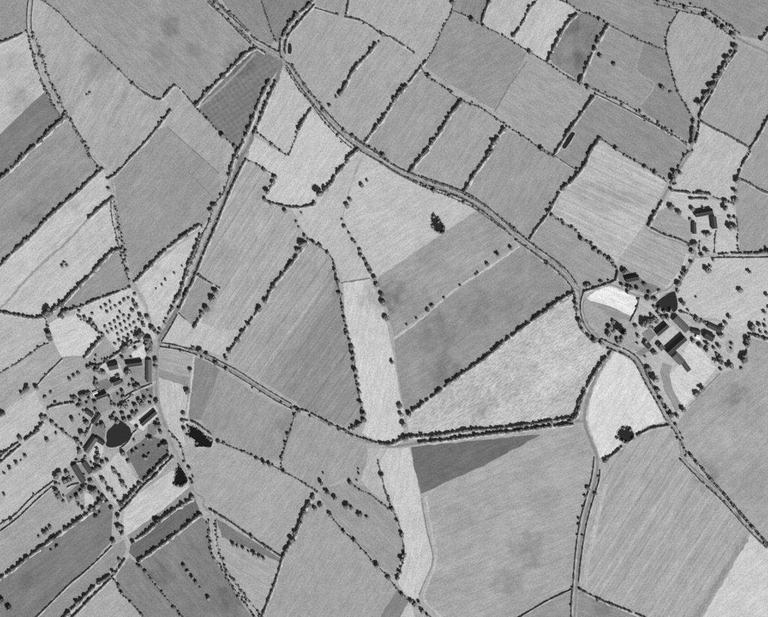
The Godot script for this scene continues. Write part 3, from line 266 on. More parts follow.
	["G", [368.6, -372.2, 355.6, -349.4, 352.4, -333.1, 354, -316.9, 360.5, -294.1, 367, -271.3, 380, -248.5, 388.2, -235.5], "curving bush row between two upper corner fields", 0, [366.4, -369.5, 1.94, 355.7, -347.7, 1.94, 352.5, -333.6, 2.15, 354.1, -316.7, 2.15, 363.2, -284.8, 2.15, 367.1, -271.2, 1.94, 378.4, -253.3, 1.72]],
	["G", [334.5, -389.1, 373.5, -378.7, 402.8, -372.8, 428.9, -355.9, 445.1, -342.9], "bushes on the upper verge of the corner lane", 0, [342.7, -383.4, 2.36, 362.1, -379.3, 1.72, 383.3, -380.2, 1.94, 403, -371.9, 2.58, 429, -354.1, 2.36, 434.8, -352.5, 2.15]],
	["G", [337.7, -381.3, 373.5, -371.5, 399.6, -365, 415.8, -354.3, 438.6, -336.4], "trees and bushes on the corner lane's lower verge", 0, []],
	["T", [435.4, -321.7, 428.9, -312, 415.8, -287.6, 406.1, -271.3, 394.7, -256.6], "thick tree hedge west of the corner farm lane", 0, []],
	["M", [440.2, -321.7, 422.3, -294.7, 406.1, -262.2, 395.6, -244.6, 393, -222.5, 389.1, -206.8], "hedge east of the corner farm lane", 0, []],
	["T", [490.7, -359.2, 480.3, -346.8, 471.2, -336.4], "thick hedge at the extreme upper corner", 0, []],
	["T", [386.5, -235.5, 385.2, -219.2, 384.6, -207.8], "short dark hedge where the corner lane narrows", 0, [386, -233.6, 2.36, 375.3, -190.4, 2.36]],
	["M", [396.3, -233.8, 412.6, -224.1, 427.2, -217.6, 441.9, -209.4, 456.5, -200.3], "hedge between two pale fields near the eastern edge", 0, [414.3, -223.9, 2.15, 427.3, -217.4, 2.15, 442.7, -208.5, 2.58]],
	["M", [497.2, -261.5, 480.3, -238.7, 467.9, -215.9, 456.5, -198, 458.1, -196.1, 448.4, -181.4, 443.5, -168.4, 440.2, -160.3], "long hedge on the eastern side of the pale field", 0, [444.5, -172.2, 1.94]],
	["M", [441.9, -162.6, 458.1, -155.4, 471.2, -147.3, 480.3, -144, 523.3, -127.7], "hedge leaving the big trees for the eastern edge", 0, [458.2, -155.3, 2.15, 472.9, -147.2, 1.94]],
	["T", [269.3, -212.7, 258, -196.4, 249.8, -178.2, 236.8, -161.9, 230.3, -155.4, 223.1, -150.5, 213.4, -134.2], "thick hedge on the striped field's western side", 0, [241.2, -174, 2.58]],
	["M", [213.4, -134.2, 203.6, -116.3, 190.6, -100.1, 181.5, -85.4], "lower run of hedge from striped field to road", 0, [188.1, -97.3, 2.15, 182.2, -86.9, 2.15]],
	["G", [269.3, -212.7, 289.5, -199.7, 308.4, -186.6, 300.3, -192.8, 326.3, -176.6, 339.3, -168.4, 353.3, -158.7], "bush row along the striped field's upper edge", 0, [300.3, -191.8, 1.94, 313.4, -184, 1.94]],
	["G", [384.9, -197.7, 375.1, -191.2, 368.6, -178.2, 362.1, -165.2, 357.2, -155.4], "clumped bushes beside the lane above the farmstead", 0, [375.3, -191.6, 2.58, 368.8, -178, 2.36, 363.3, -155.8, 2.58]],
	["L", [206.9, -119.6, 223.1, -106.6, 236.2, -100.1, 245.3, -90.3, 246.6, -88.7, 262.8, -75.6, 280.7, -62.6, 290.5, -49.6], "scrubby bush line under the striped field", 0, [224.9, -104.7, 2.36, 235.7, -100.5, 2.58, 244.5, -87.4, 2.58, 259.7, -82, 2.15, 268.9, -69.5, 2.58, 285.8, -56.8, 2.58]],
	["M", [292.1, -47.3, 289.5, -35.6, 279.1, -31, 262.8, -25.2, 249.8, -21], "hedge curving along the farm loop lane", 0, [280.8, -34.9, 1.94]],
	["T", [347.5, -134.2, 337.7, -118, 330.5, -103.3], "thick dark hedge beside the farm lane bend", 0, []],
	["M", [334.5, -100.1, 350.7, -91.9, 367, -87, 380, -80.5], "dark hedge along the paddock above the farm lane", 0, []],
	["M", [358.9, -147.3, 373.5, -145.6, 383.3, -144], "short hedge at the head of the farmstead paddock", 0, [378.5, -144.9, 1.94]],
	["G", [412.6, -138.5, 425.6, -135.2, 437, -131], "short bush row behind the outlying farmstead", 0, []],
	["T", [385.4, -143.5, 396, -144.3, 407.4, -142.6], "thick tree row sheltering the outlying farmstead", 0, [387.2, -143.7, 2.36, 392, -144.2, 2.36, 397.4, -143.7, 2.36, 402.6, -143.3, 2.36, 407.2, -142.1, 2.36]],
	["M", [382.6, -137.1, 392.7, -137.4, 404.1, -136.6], "inner garden hedge behind the outlying farmhouse", 0, []],
	["M", [418.8, -67.4, 433.4, -69.1, 446.4, -68.6, 469.2, -69.1, 480.3, -71.5, 518, -74], "hedge on the upper side of the pale farm lane", 0, [451.5, -68.9, 2.36, 459.6, -69.4, 2.36]],
	["N", [409, -63.2, 433.4, -63.5, 456.2, -63.5, 480.3, -63.9, 518, -64.5], "thin fence hedge on the pale farm lane's lower side", 0, [426.1, -64.1, 1.94, 448.1, -63, 1.94, 410.7, -61.6, 2.15]],
	["G", [440.7, -111.4, 442.4, -98.4, 441.5, -85.3, 444, -69.1], "dotted bush row beside the farmstead orchard", 0, []],
	["G", [414.7, -95.9, 413.1, -82.1, 413.1, -69.9], "dotted bush row through the farmstead garden", 0, []],
	["G", [394, -83.7, 394.3, -70.7], "short bush row beside the farmstead gate", 0, []],
	["T", [236.8, -20.3, 219.9, -10.5, 203.6, 0.9, 203.6, 2.8, 190.6, 10.9, 171.1, 25.6, 151.5, 40.2, 128.7, 59.8, 110.8, 72.8, 86.4, 89.1, 66.9, 105.3, 44.1, 121.6, 28.8, 133.7], "very long thick hedge slanting through the centre", 0, [220.1, -10.3, 2.58, 210.3, -1.8, 2.58, 111, 71.4, 2.58, 65.4, 105.6, 2.58]],
	["G", [237.8, -15.4, 238.8, 2.2, 238.4, -10.2, 241.7, 12.6, 246.6, 27.2, 261.2, 38.6, 274.2, 43.5], "bushy hedge on the road's western bend by the farm", 0, [239, -11.9, 2.58, 240.9, 1.4, 2.58]],
	["N", [249.1, -19.5, 245.8, -6.5, 246.6, 8.1, 252, 22.8, 260.5, 33.4, 268.6, 39.1], "thin hedge on the inner side of the road bend", 0, []],
	["M", [284, 53.3, 280.7, 58.1], "stub of hedge at the lane fork", 0, []],
	["T", [277.5, 61.4, 272.6, 66.3, 258, 89.1, 246.6, 113.5, 240.1, 134.6, 230.3, 141.2], "thick hedge west of the lane by the wedge field", 0, [272.7, 65.5, 2.36, 265.6, 76.2, 2.36, 249.9, 100.6, 1.94]],
	["M", [355.6, 146, 344.2, 147.7, 331.2, 150.9, 316.5, 158.4], "dark hedge joining the round pond to the road", 0, [332, 150.5, 2.36, 317.7, 158.7, 2.58]],
	["M", [297, 172.7, 288.9, 180.2, 279.1, 187.7, 274.2, 191.9], "dark hedge joining the round pond to the lane", 0, [290.6, 178.8, 2.36]],
	["T", [383.3, 183.4, 412.6, 218.6, 441.9, 252.1, 480.3, 296.1, 516.7, 337.4], "thin dark hedge beside the lower stretch of road", 0, [389.8, 190, 1.72, 425.6, 241.4, 1.72, 474.5, 293.5, 1.94]],
	["G", [360.5, 149.3, 370.3, 165.6, 378.4, 181.8], "bush row where the road leaves the farm", 0, [366.4, 162.4, 1.94, 373.6, 162.4, 1.94, 376.9, 184.6, 2.15, 370.3, 155.8, 1.72]],
	["T", [-4.7, 168.8, 11.6, 168.8, 27.8, 160.7, 60.4, 159.1, 102.7, 152.5, 151.5, 148.6, 203.6, 141.2, 237.8, 135], "thick upper hedge of the curving middle lane", 0, [65.4, 158.7, 2.58, 81.7, 155.3, 2.36, 114.3, 151.2, 2.58, 137, 150.1, 2.36, 161.4, 147.8, 2.15, 184.2, 145.5, 2.15, 208.7, 141.4, 2.58]],
	["T", [44.1, 167.2, 79.9, 163.9, 125.5, 157.4, 167.8, 152.5, 203.6, 147.7, 236.2, 144.4], "thick lower hedge of the curving middle lane", 0, [86.6, 162.5, 2.36, 124, 157.7, 2.58, 138.6, 155.3, 2.15, 164.7, 152.7, 2.36, 182.6, 151.1, 2.15]],
	["M", [244.3, 112.8, 241.1, 123.2, 237.8, 135], "short thick hedge at the middle lane's eastern end", 0, []],
	["M", [-46.9, 155.8, -20.9, 164.3, -1.3, 169.5, 7.8, 170.4], "dark hedge stub at the middle lane dip", 0, []],
	["N", [-242.2, 50, -219.4, 58.8, -199.9, 68.9, -180.4, 79.3, -160.8, 92.3, -138, 106.3, -115.3, 120], "thin upper hedge of the lane east of the village", 0, [-238.2, 50.1, 2.15, -211.3, 63.1, 1.72]],
	["N", [-222.7, 63, -199.9, 75.1, -180.4, 86.8, -160.8, 98.8, -138, 113.5, -115.3, 125.9], "thin lower hedge of the lane east of the village", 0, [-227.4, 60.9, 2.36, -210.1, 69.1, 2.58, -164, 99.6, 1.94, -155, 103.8, 1.72, -128.2, 117.5, 2.15, -115.1, 125.1, 2.58]],
	["M", [-112, 123.9, -92.5, 130.4, -66.4, 144.4, -43.6, 155.1], "dark hedge along the lane towards the centre", 0, [-92.3, 134.8, 2.36, -67.9, 145.6, 2.36, -46.8, 155.3, 2.15]],
	["T", [-95.7, -84.4, -102.2, -75.6, -112, -61, -125, -44.7, -138, -28.4, -147.8, -8.9, -147.8, -7], "thick hedge bounding the large triangular field", 0, [-118.4, -54.3, 2.15, -129.8, -38.1, 2.15]],
	["M", [-154.3, -2.1, -169, 19.1, -183.6, 40.2, -193.4, 54.2], "lower run of the triangular field's western hedge", 0, []],
	["G", [-95.7, -87, -87.6, -82.2, -69.7, -69.1, -63.2, -57.7], "bush row over the triangular field's tip", 0, [-106, -101.5, 2.15, -109.6, -108.6, 2.36, -102.8, -118.9, 1.94]],
	["M", [-63.8, -61, -60.6, -48, -59.3, -35], "short dark hedge at the meadow's western corner", 0, []],
	["G", [-59.3, -35, -55, -18.7, -53.4, -10.2, -50.2, 9.3, -45.3, 32.1, -38.8, 51.6, -35.5, 77.7, -32.3, 100.5, -29, 116.7, -24.8, 136.3, -33.9, 147.7, -43.6, 150.9], "tree row between triangular field and pale meadow", 0, [-52.3, -5.4, 2.58, -51.3, -0.2, 2.58, -46.8, 22.5, 2.36, -43.5, 38.8, 2.36]],
	["M", [-24.8, 137.9, -32.3, 144.4, -42, 149.9], "hooked dark hedge at the triangular field's foot", 0, []],
	["M", [-234.1, -42.1, -219.4, -33.3, -204.8, -25.2], "short hedge at the head of the lane parcel", 0, [-230.6, -41.2, 2.58]],
	["T", [-225.9, 6.1, -229.2, 10.9, -237.3, 24], "dark hedge tail of the lane parcel", 0, []],
	["G", [-110.4, 129.8, -116.9, 152.5, -123.4, 172.1, -128.3, 188.4, -127.6, 199.7], "tree hedge dividing two fields below the lane", 0, [-111.8, 133.3, 2.58, -115.2, 146.2, 2.15, -123.2, 167.4, 2.58, -126.6, 182, 2.15, -128.1, 187.3, 2.58]],
	["G", [-209.7, 165.6, -177.1, 178.6, -157.6, 187.4, -125, 203.9, -102.2, 217, -84.3, 228.4], "long sparse bush line below the village pasture", 0, [-199.7, 168.4, 2.58, -177, 178.7, 2.15, -159, 187.9, 2.58, -102.2, 217, 1.94, -96.7, 221.2, 1.72, -85.3, 227.8, 1.94]],
	["T", [-87.6, 233.2, -99, 251.1, -107.1, 273.9, -115.3, 290.2, -126.7, 311.4], "thick hedge with large crowns in the lower middle", 0, []],
	["M", [-126.7, 311.4, -134.8, 339, -144.6, 365.1, -152.7, 385.9, -164.1, 413.9], "lower run of the hedge leaving the bottom edge", 0, []],
	["M", [-217.8, 251.1, -193.4, 265.8, -165.7, 285.3, -141.3, 301.6, -126.7, 311.4], "dark hedge meeting the crown hedge from the village", 0, [-196.5, 264.3, 2.15, -147.7, 298.5, 2.15]],
	["L", [-219.4, 262.5, -217.8, 296.7, -211.3, 311.4, -201.5, 326, -190.1, 345.5, -173.9, 368.3, -164.1, 384.6, -154.3, 407.4], "western bush row of the lower green lane", 0, []],
	["L", [-209.7, 264.2, -208, 293.5, -201.5, 316.2, -188.5, 339, -172.2, 360.2, -156, 381.3, -144.6, 400.9], "eastern bush row of the lower green lane", 0, []],
	["G", [-67.4, 257.6, -50.2, 278.8, -37.1, 290.2, -17.6, 311.4, -8.8, 321.1, 5.2, 335.8, 5.1, 335.8, 18.1, 352.1, 32.7, 366.7, 44.1, 373.2, 60.4, 387.9], "bush row slanting to the bottom edge", 0, [43.3, 367, 2.58, 54.1, 383.2, 2.58]],
	["G", [-42, 217.6, -30.6, 226.7, -17.6, 232.3, -4.6, 242, 6.8, 251.1], "dotted bush line beside the lower meadow", 0, [-33.8, 214.8, 2.15, -31.2, 206.4, 2.15, -31.9, 200.8, 1.94, -30.6, 226.8, 1.94, -18.2, 232.3, 1.72]],
	["G", [-7.8, 189.3, -3, 208.8, 1.9, 228.4, 6.8, 241.4, 0.2, 223.5, 6, 238.1, 10.3, 251.1, 16.8, 265.1, 22, 282.1, 25.2, 308.1, 19.7, 329.3, 16.4, 339], "thin bush line along the pale meadow strip", 0, [0.2, 223.5, 1.61, 6.1, 238.2, 1.94, 24.6, 297.5, 1.94]],
	["N", [166.2, 387.9, 203.6, 365.7, 234.5, 351.1], "low hedge meeting the lower lane from the west", 0, []],
	["N", [234.2, 413.9, 234.2, 368.3, 236.1, 348.8, 239.4, 306.5, 244.9, 267.4, 253.1, 236.5, 260.2, 208.8, 262.8, 186], "thin western hedge of the lower lane", 0, [248.3, 248, 2.15, 243.5, 262.8, 2.58, 243.4, 269.9, 2.36, 241.7, 283.1, 1.94, 235.3, 349, 2.36]],
	["N", [243.3, 342.3, 247.2, 306.5, 253.7, 267.4, 262.8, 234.9, 268.7, 215.3, 270, 202.3], "thin eastern hedge of the lower lane", 0, [267.8, 210.6, 2.15, 248.2, 283.8, 1.94, 233.6, 371.7, 2.15]],
	["M", [243.3, 350.4, 272.6, 365.1, 301.9, 376.5, 324.7, 385.9, 354, 400.9], "dark hedge under the striped lower field", 0, [266.8, 365.2, 1.94]],
	["T", [-351.1, -174.9, -367.4, -160.3, -382.1, -145.6, -401.6, -129.4, -421.1, -111.5, -437.4, -93.5, -458.6, -74, -479.7, -52.9, -528.5, -5.7], "long thick hedge above the pale western field", 0, [-351, -174, 2.58, -381.9, -146.1, 2.36, -401.5, -129.8, 2.36, -427.5, -104.7, 2.58, -460, -73.8, 2.58]],
	["T", [-338.1, -137.5, -346.3, -132.6, -359.3, -121.2, -369, -112.4], "short thick hedge starting the dark worn strip", 0, [-367.2, -114.5, 2.58]],
	["T", [-328.3, -74, -339.7, -70.8, -349.5, -61, -362.5, -46.3, -380.4, -28.4, -401.6, -5.7, -406.5, -2.1, -416.2, 3.5], "thick hedge above the grey triangle", 0, [-362.4, -46.1, 2.58]],
	["M", [-317, -26.8, -333.2, -20.3, -356, -12.2, -378.8, -2.4, -385.3, -0.4, -401.6, 6.1, -406.5, 10.9], "curved hedge above the grid orchard", 0, [-355.9, -12, 2.36, -386.4, -1.3, 2.58]],
	["G", [-341.4, -135.9, -339.7, -113.1, -333.2, -87, -326.7, -61, -318.6, -35], "dotted western bushes on the lower green lane stretch", 0, [-324, -59.2, 2.15, -326.6, -69, 2.15, -330, -87, 1.72]],
	["L", [-334.9, -132.6, -331.6, -106.6, -326.1, -80.5, -321.8, -57.7], "dotted eastern bushes on the lower green lane stretch", 0, []],
	["G", [-396.7, -242, -385.3, -225.7, -373.9, -206.2, -367.4, -189.9, -369, -192.8, -354.4, -174.9], "bushes on the middle green lane stretch", 0, [-390, -235.2, 2.58, -386.8, -225.5, 2.58, -367.2, -189.6, 2.58, -357.6, -176.5, 1.94]],
	["T", [-229.7, -104.9, -248.6, -91.9, -271.4, -74, -290.9, -54.5, -308.8, -35, -312.1, -33.3], "thick hedge above the pale field by the village", 0, [-289.1, -54.3, 2.36, -308.6, -35.4, 2.58, -227.4, -102.1, 2.58]],
	["T", [-229.7, -91.9, -235.6, -74, -245.3, -51.2, -255.1, -15.4, -255.7, -17.8, -262.2, -6.4], "western hedge where the straight lane nears the village", 0, [-235.5, -73.9, 2.15, -240.3, -55.9, 2.36, -245.2, -41.3, 2.15, -255, -18.5, 2.15]],
	["T", [-263.8, -0.7, -269.5, 7.4], "short hedge piece just above the village junction", 0, []],
	["T", [-242.6, -27.6, -245.1, -22.7, -250, -11.3, -255.7, 0.1], "eastern hedge piece just above the village junction", 0, []],
	["N", [-258.1, 8.2, -267.9, 26.1, -277.6, 41.6], "thin eastern hedge tight above the village junction", 0, []],
	["N", [-255.7, 6.6, -247.5, 13.9], "tiny hedge stub by the lane parcel", 0, []],
	["N", [-277.6, 43.2, -259.7, 46.5, -238.6, 52.5], "thin hedge on the village junction's eastern arm", 0, [-237.9, 49.2, 2.58, -211.6, 62.9, 2.15]],
	["N", [-279.3, 48.1, -258.1, 51.3, -236.9, 57, -233.7, 58.7], "thin hedge heading the long village paddock", 0, [-266.9, 49.1, 2.36, -253.9, 53.2, 2.58, -227.9, 61.3, 2.36]],
	["T", [-528.5, -3.7, -479.7, 4.4, -456.9, 8.7, -434.1, 11.9, -421.1, 8.7], "thick hedge from the western edge to the tree clump", 0, []],
	["G", [-422.7, 12.6, -419.5, 25.6, -417.2, 38.6], "bush clump below the western tree clump", 0, [-421, 21.8, 2.15]],
	["G", [-419.5, 43.5, -430.9, 48.4, -455.3, 66.3, -479.7, 80.9, -518.8, 103.7], "sparse dark line between western pastures", 0, [-430.8, 48.5, 1.94, -441.3, 56.5, 1.72, -455.2, 66.4, 1.94]],
	["N", [-401.6, 63, -422.7, 84.2, -434.1, 97.2], "thin hedge above the garden paddock", 0, [-421.7, 83.6, 1.72]],
	["T", [-354.4, 38.6, -365.8, 51.6, -373.9, 61.4], "short thick hedge beside the pale garden field", 0, []],
	["L", [-382.1, 10, -367.4, 19.7, -351.1, 33.7], "scrubby hedge on the orchard's lower edge", 0, [-357.9, 24.7, 2.58, -380.7, 3.6, 2.58, -351.5, 32, 2.36]],
	["M", [-419.9, 126.6, -419.1, 124.2, -408.6, 120.9, -397.2, 118.5, -387.4, 117.7], "dark double hedge behind the western paddock", 0, []],
	["M", [-479.7, 186.5, -469.9, 176.7, -457.3, 167.9], "upper hedge of the western village track", 0, [-477.6, 180.4, 2.58, -470.8, 178.4, 2.36]],
	["M", [-479.7, 193.3, -468, 182.6, -453.8, 170.8], "lower hedge of the western village track", 0, [-453.3, 189.8, 1.94, -447.8, 184.8, 2.58, -474.3, 206.1, 1.94]],
	["T", [-448.5, 165, -440.7, 159.1, -431.9, 152.3, -434.1, 151.9, -426, 142.8], "thick end of the western village track hedge", 0, []],
	["G", [-414.6, 142.8, -398.3, 155.8, -382.1, 168.8, -382.1, 181.8], "bush row curving round the village paddock", 0, [-408.4, 147.2, 2.36, -396.2, 156.9, 2.36]],
	["N", [-518.8, 300, -479.7, 270, -460.2, 257.6, -440.7, 237.5, -413, 216], "upper hedge of the lower western track", 0, [-474.7, 267, 2.58, -437.3, 232.5, 2.36]],
	["N", [-518.8, 306.5, -476.5, 276.5, -456.9, 261.6, -434.1, 239.7, -414.6, 222.5], "lower hedge of the lower western track", 0, []],
	["T", [-528.5, 374.8, -479.7, 337.4, -463.4, 326, -440.7, 308.1, -414.6, 288.6, -385.3, 267.4, -365.8, 252.8, -349.5, 238.1], "thick hedge above the dark southwestern field", 0, [-476.3, 336.7, 2.58, -427.5, 300.2, 2.58]],
	["N", [-339.7, 296.7, -356, 313, -375.5, 330.9, -391.8, 343.9, -404.8, 356.9, -434.1, 385.9, -460.2, 410.6], "thin hedge through the dark southwestern field", 0, []],
	["T", [-344.6, 335.8, -359.3, 345.5, -382.1, 368.3, -398.3, 384.6, -427.6, 413.9], "thick hedge west of the curving lower lane", 0, [-373.7, 358.8, 2.58]],
	["M", [-323.5, 313, -338.1, 334.1, -362.5, 358.6, -386.9, 384, -408.1, 407.4], "thin hedge east of the curving lower lane", 0, []],
	["T", [-315.3, 291.8, -297.4, 280.4, -281.1, 265.8, -258.4, 249.5, -237.2, 236.5], "thick tree hedge beside the dark strip below the village", 0, [-302.1, 283.9, 2.58]],
	["T", [-307.2, 316.2, -284.4, 300, -258.4, 280.4, -229.7, 257.6, -227.6, 258.3], "straight thick hedge under the dark strip", 0, [-277.8, 295.3, 2.36]],
	["G", [-336.5, 339, -328.3, 355.3, -317, 366.7, -302.3, 384.6, -290.9, 404.1], "sparse bush line at the bottom west", 0, [-331.4, 345.8, 2.58, -316.8, 366.9, 2.36, -303.8, 381.5, 2.36]],
	["G", [-307.2, 321.1, -297.4, 330.9, -281.1, 350.4, -264.9, 370, -253.5, 383, -238.8, 402.5], "second sparse bush line at the bottom west", 0, [-305.4, 322.4, 2.58, -291.5, 337.5, 2.15, -272.9, 360.3, 1.94, -255, 383.2, 2.36]],
	["T", [-269.5, 184.8, -280.9, 194.6, -290.7, 206, -300.4, 215.4], "upper hedge of the lane below the dark garden", 0, []],
	["T", [-305.3, 219, -313.4, 228.8, -323.2, 240.2, -329.7, 243.4], "thick hedge lower down the curving lane", 0, []],
	["M", [-263.8, 185.7, -276, 197.9, -287.4, 210.9, -298.8, 219.8, -313.4, 236.9, -324.8, 249.9, -329.7, 254], "lower hedge of the lane below the dark garden", 0, [-263.6, 185.9, 2.58]],
	["G", [-267.1, 153.9, -259.7, 162.1, -253.2, 173.4, -250, 184.8, -248.3, 191.3], "bushes lining the street by the black pond", 0, [-250.2, 191.5, 2.15, -240.8, 214.4, 2.58, -238.5, 210.2, 2.15, -239.2, 218.4, 2.36, -263.7, 160.5, 1.94, -258, 164.6, 1.94]],
	["M", [-252.1, 139.4, -241.7, 140.7, -235.2, 143.3, -228.7, 147.2], "arched hedge over the large black pond", 0, []],
	["M", [-226.1, 149.2, -222.2, 152.4, -218.3, 155.3, -215.7, 157], "short hedge on the large black pond's eastern bank", 0, []],
	["K", [-121.1, -303.2, -110.4, -285.9, -95.7, -265.4, -79.5, -244.6, -59.9, -222.5], "thin hedge tight below the road after the junction", 0, []],
	["K", [-117.9, -305.5, -102.9, -285, -86, -262.2, -66.4, -239.4, -46.9, -219.9, -27.4, -205.5, -1.3, -188.9], "thin hedge tight above the road after the junction", 0, []],
	["K", [-219.4, -382, -200.5, -365, -186.2, -350.1, -166.7, -330.5], "thin hedge tight along the uppermost road's lower edge", 0, []],
	["K", [-212.3, -385.2, -196.6, -369.6, -181, -355.3, -164.1, -339.6], "thin hedge tight along the uppermost road's upper edge", 0, []],
	["K", [-4.7, -182.7, 24.6, -164.5, 60.4, -150.8, 96.2, -137.5, 118.3, -124.8, 138.5, -109.2, 158, -91.6], "thin hedge tight on the middle road's lower edge", 0, []],
	["K", [167.8, -94.2, 187.3, -78.6, 208.5, -63.6, 229, -47, 241.4, -30.1], "thin hedge tight on the upper side of the road bend", 0, []],
	["K", [272.6, 38.6, 287.3, 45.8, 305.8, 53.6, 320.8, 66.6, 333.8, 93.3, 346.8, 116.1, 357.9, 136.3], "thin hedge between the farm and the road", 0, []],
	["K", [279.1, 50, 302.6, 58.8, 314.9, 69.9, 327.9, 94.6, 341.6, 118.4, 352.4, 139.5], "thin hedge round the wedge field's road side", 0, []],
	["K", [370.3, 188.6, 396.3, 216, 423, 240.7, 454.9, 276.5, 477.7, 298.7], "thin hedge along the striped field's road side", 0, []],
	["N", [-358.5, 130.6, -364.9, 142.3, -368.8, 152.1, -372.7, 159.9], "thin garden wall hedge west of the village pond", 0, []],
	["N", [-312.9, 107.9, -320.7, 112.8, -327.6, 117.2], "dark garden hedge below the village lane", 0, []],
	["N", [-289.5, 93.8, -303.2, 99.6, -314.9, 105, -324.6, 111.4], "garden hedge above the village lane", 0, []],
	["N", [-388.9, 193.3, -382.1, 192.3, -374.2, 191.3], "short yard hedge heading the southern farmyard", 0, []],
	["N", [-395.7, 223.6, -389.9, 220.6, -381.1, 218.7], "curved low hedge in the southern farmyard plot", 0, []],
	["N", [319, -13, 315.8, 0, 310.1, 11.4, 307.7, 16.3], "thin hedge closing the white field", 0, []],
	["N", [-358.1, 93.3, -359.4, 99.8, -353.2, 104.7], "bent garden hedge by the dark cottage", 0, []],
	["T", [456.2, 31.9, 469.2, 35.9, 480.3, 39.2, 501.8, 45.7], "thick hedge east of the farm gardens", 0, []],
	["M", [457, 34.3, 453.8, 50.6, 450.5, 63.6, 448.9, 68.5], "dark hedge closing the farm gardens to the east", 0, []],
	["M", [369.9, 4.1, 381.3, 7.3, 389.5, 12.2, 404.1, 19.5, 413.9, 23.6], "hedge between the farm buildings and big pasture", 0, []],
	["M", [-343.5, 108.7, -340.2, 116.9, -336.1, 120.9], "curved hedge of the round village garden", 0, []],
	["M", [-358.1, 73.3, -346.7, 66, -332.1, 55.4, -315.8, 45.6, -304.7, 41.6], "garden hedge under the grid orchard", 0, []],
	["N", [-329.7, 175.1, -319.9, 166.9, -313.4, 155.5, -309.4, 152.3], "thin hedge round the village pond's eastern bank", 0, []],
]
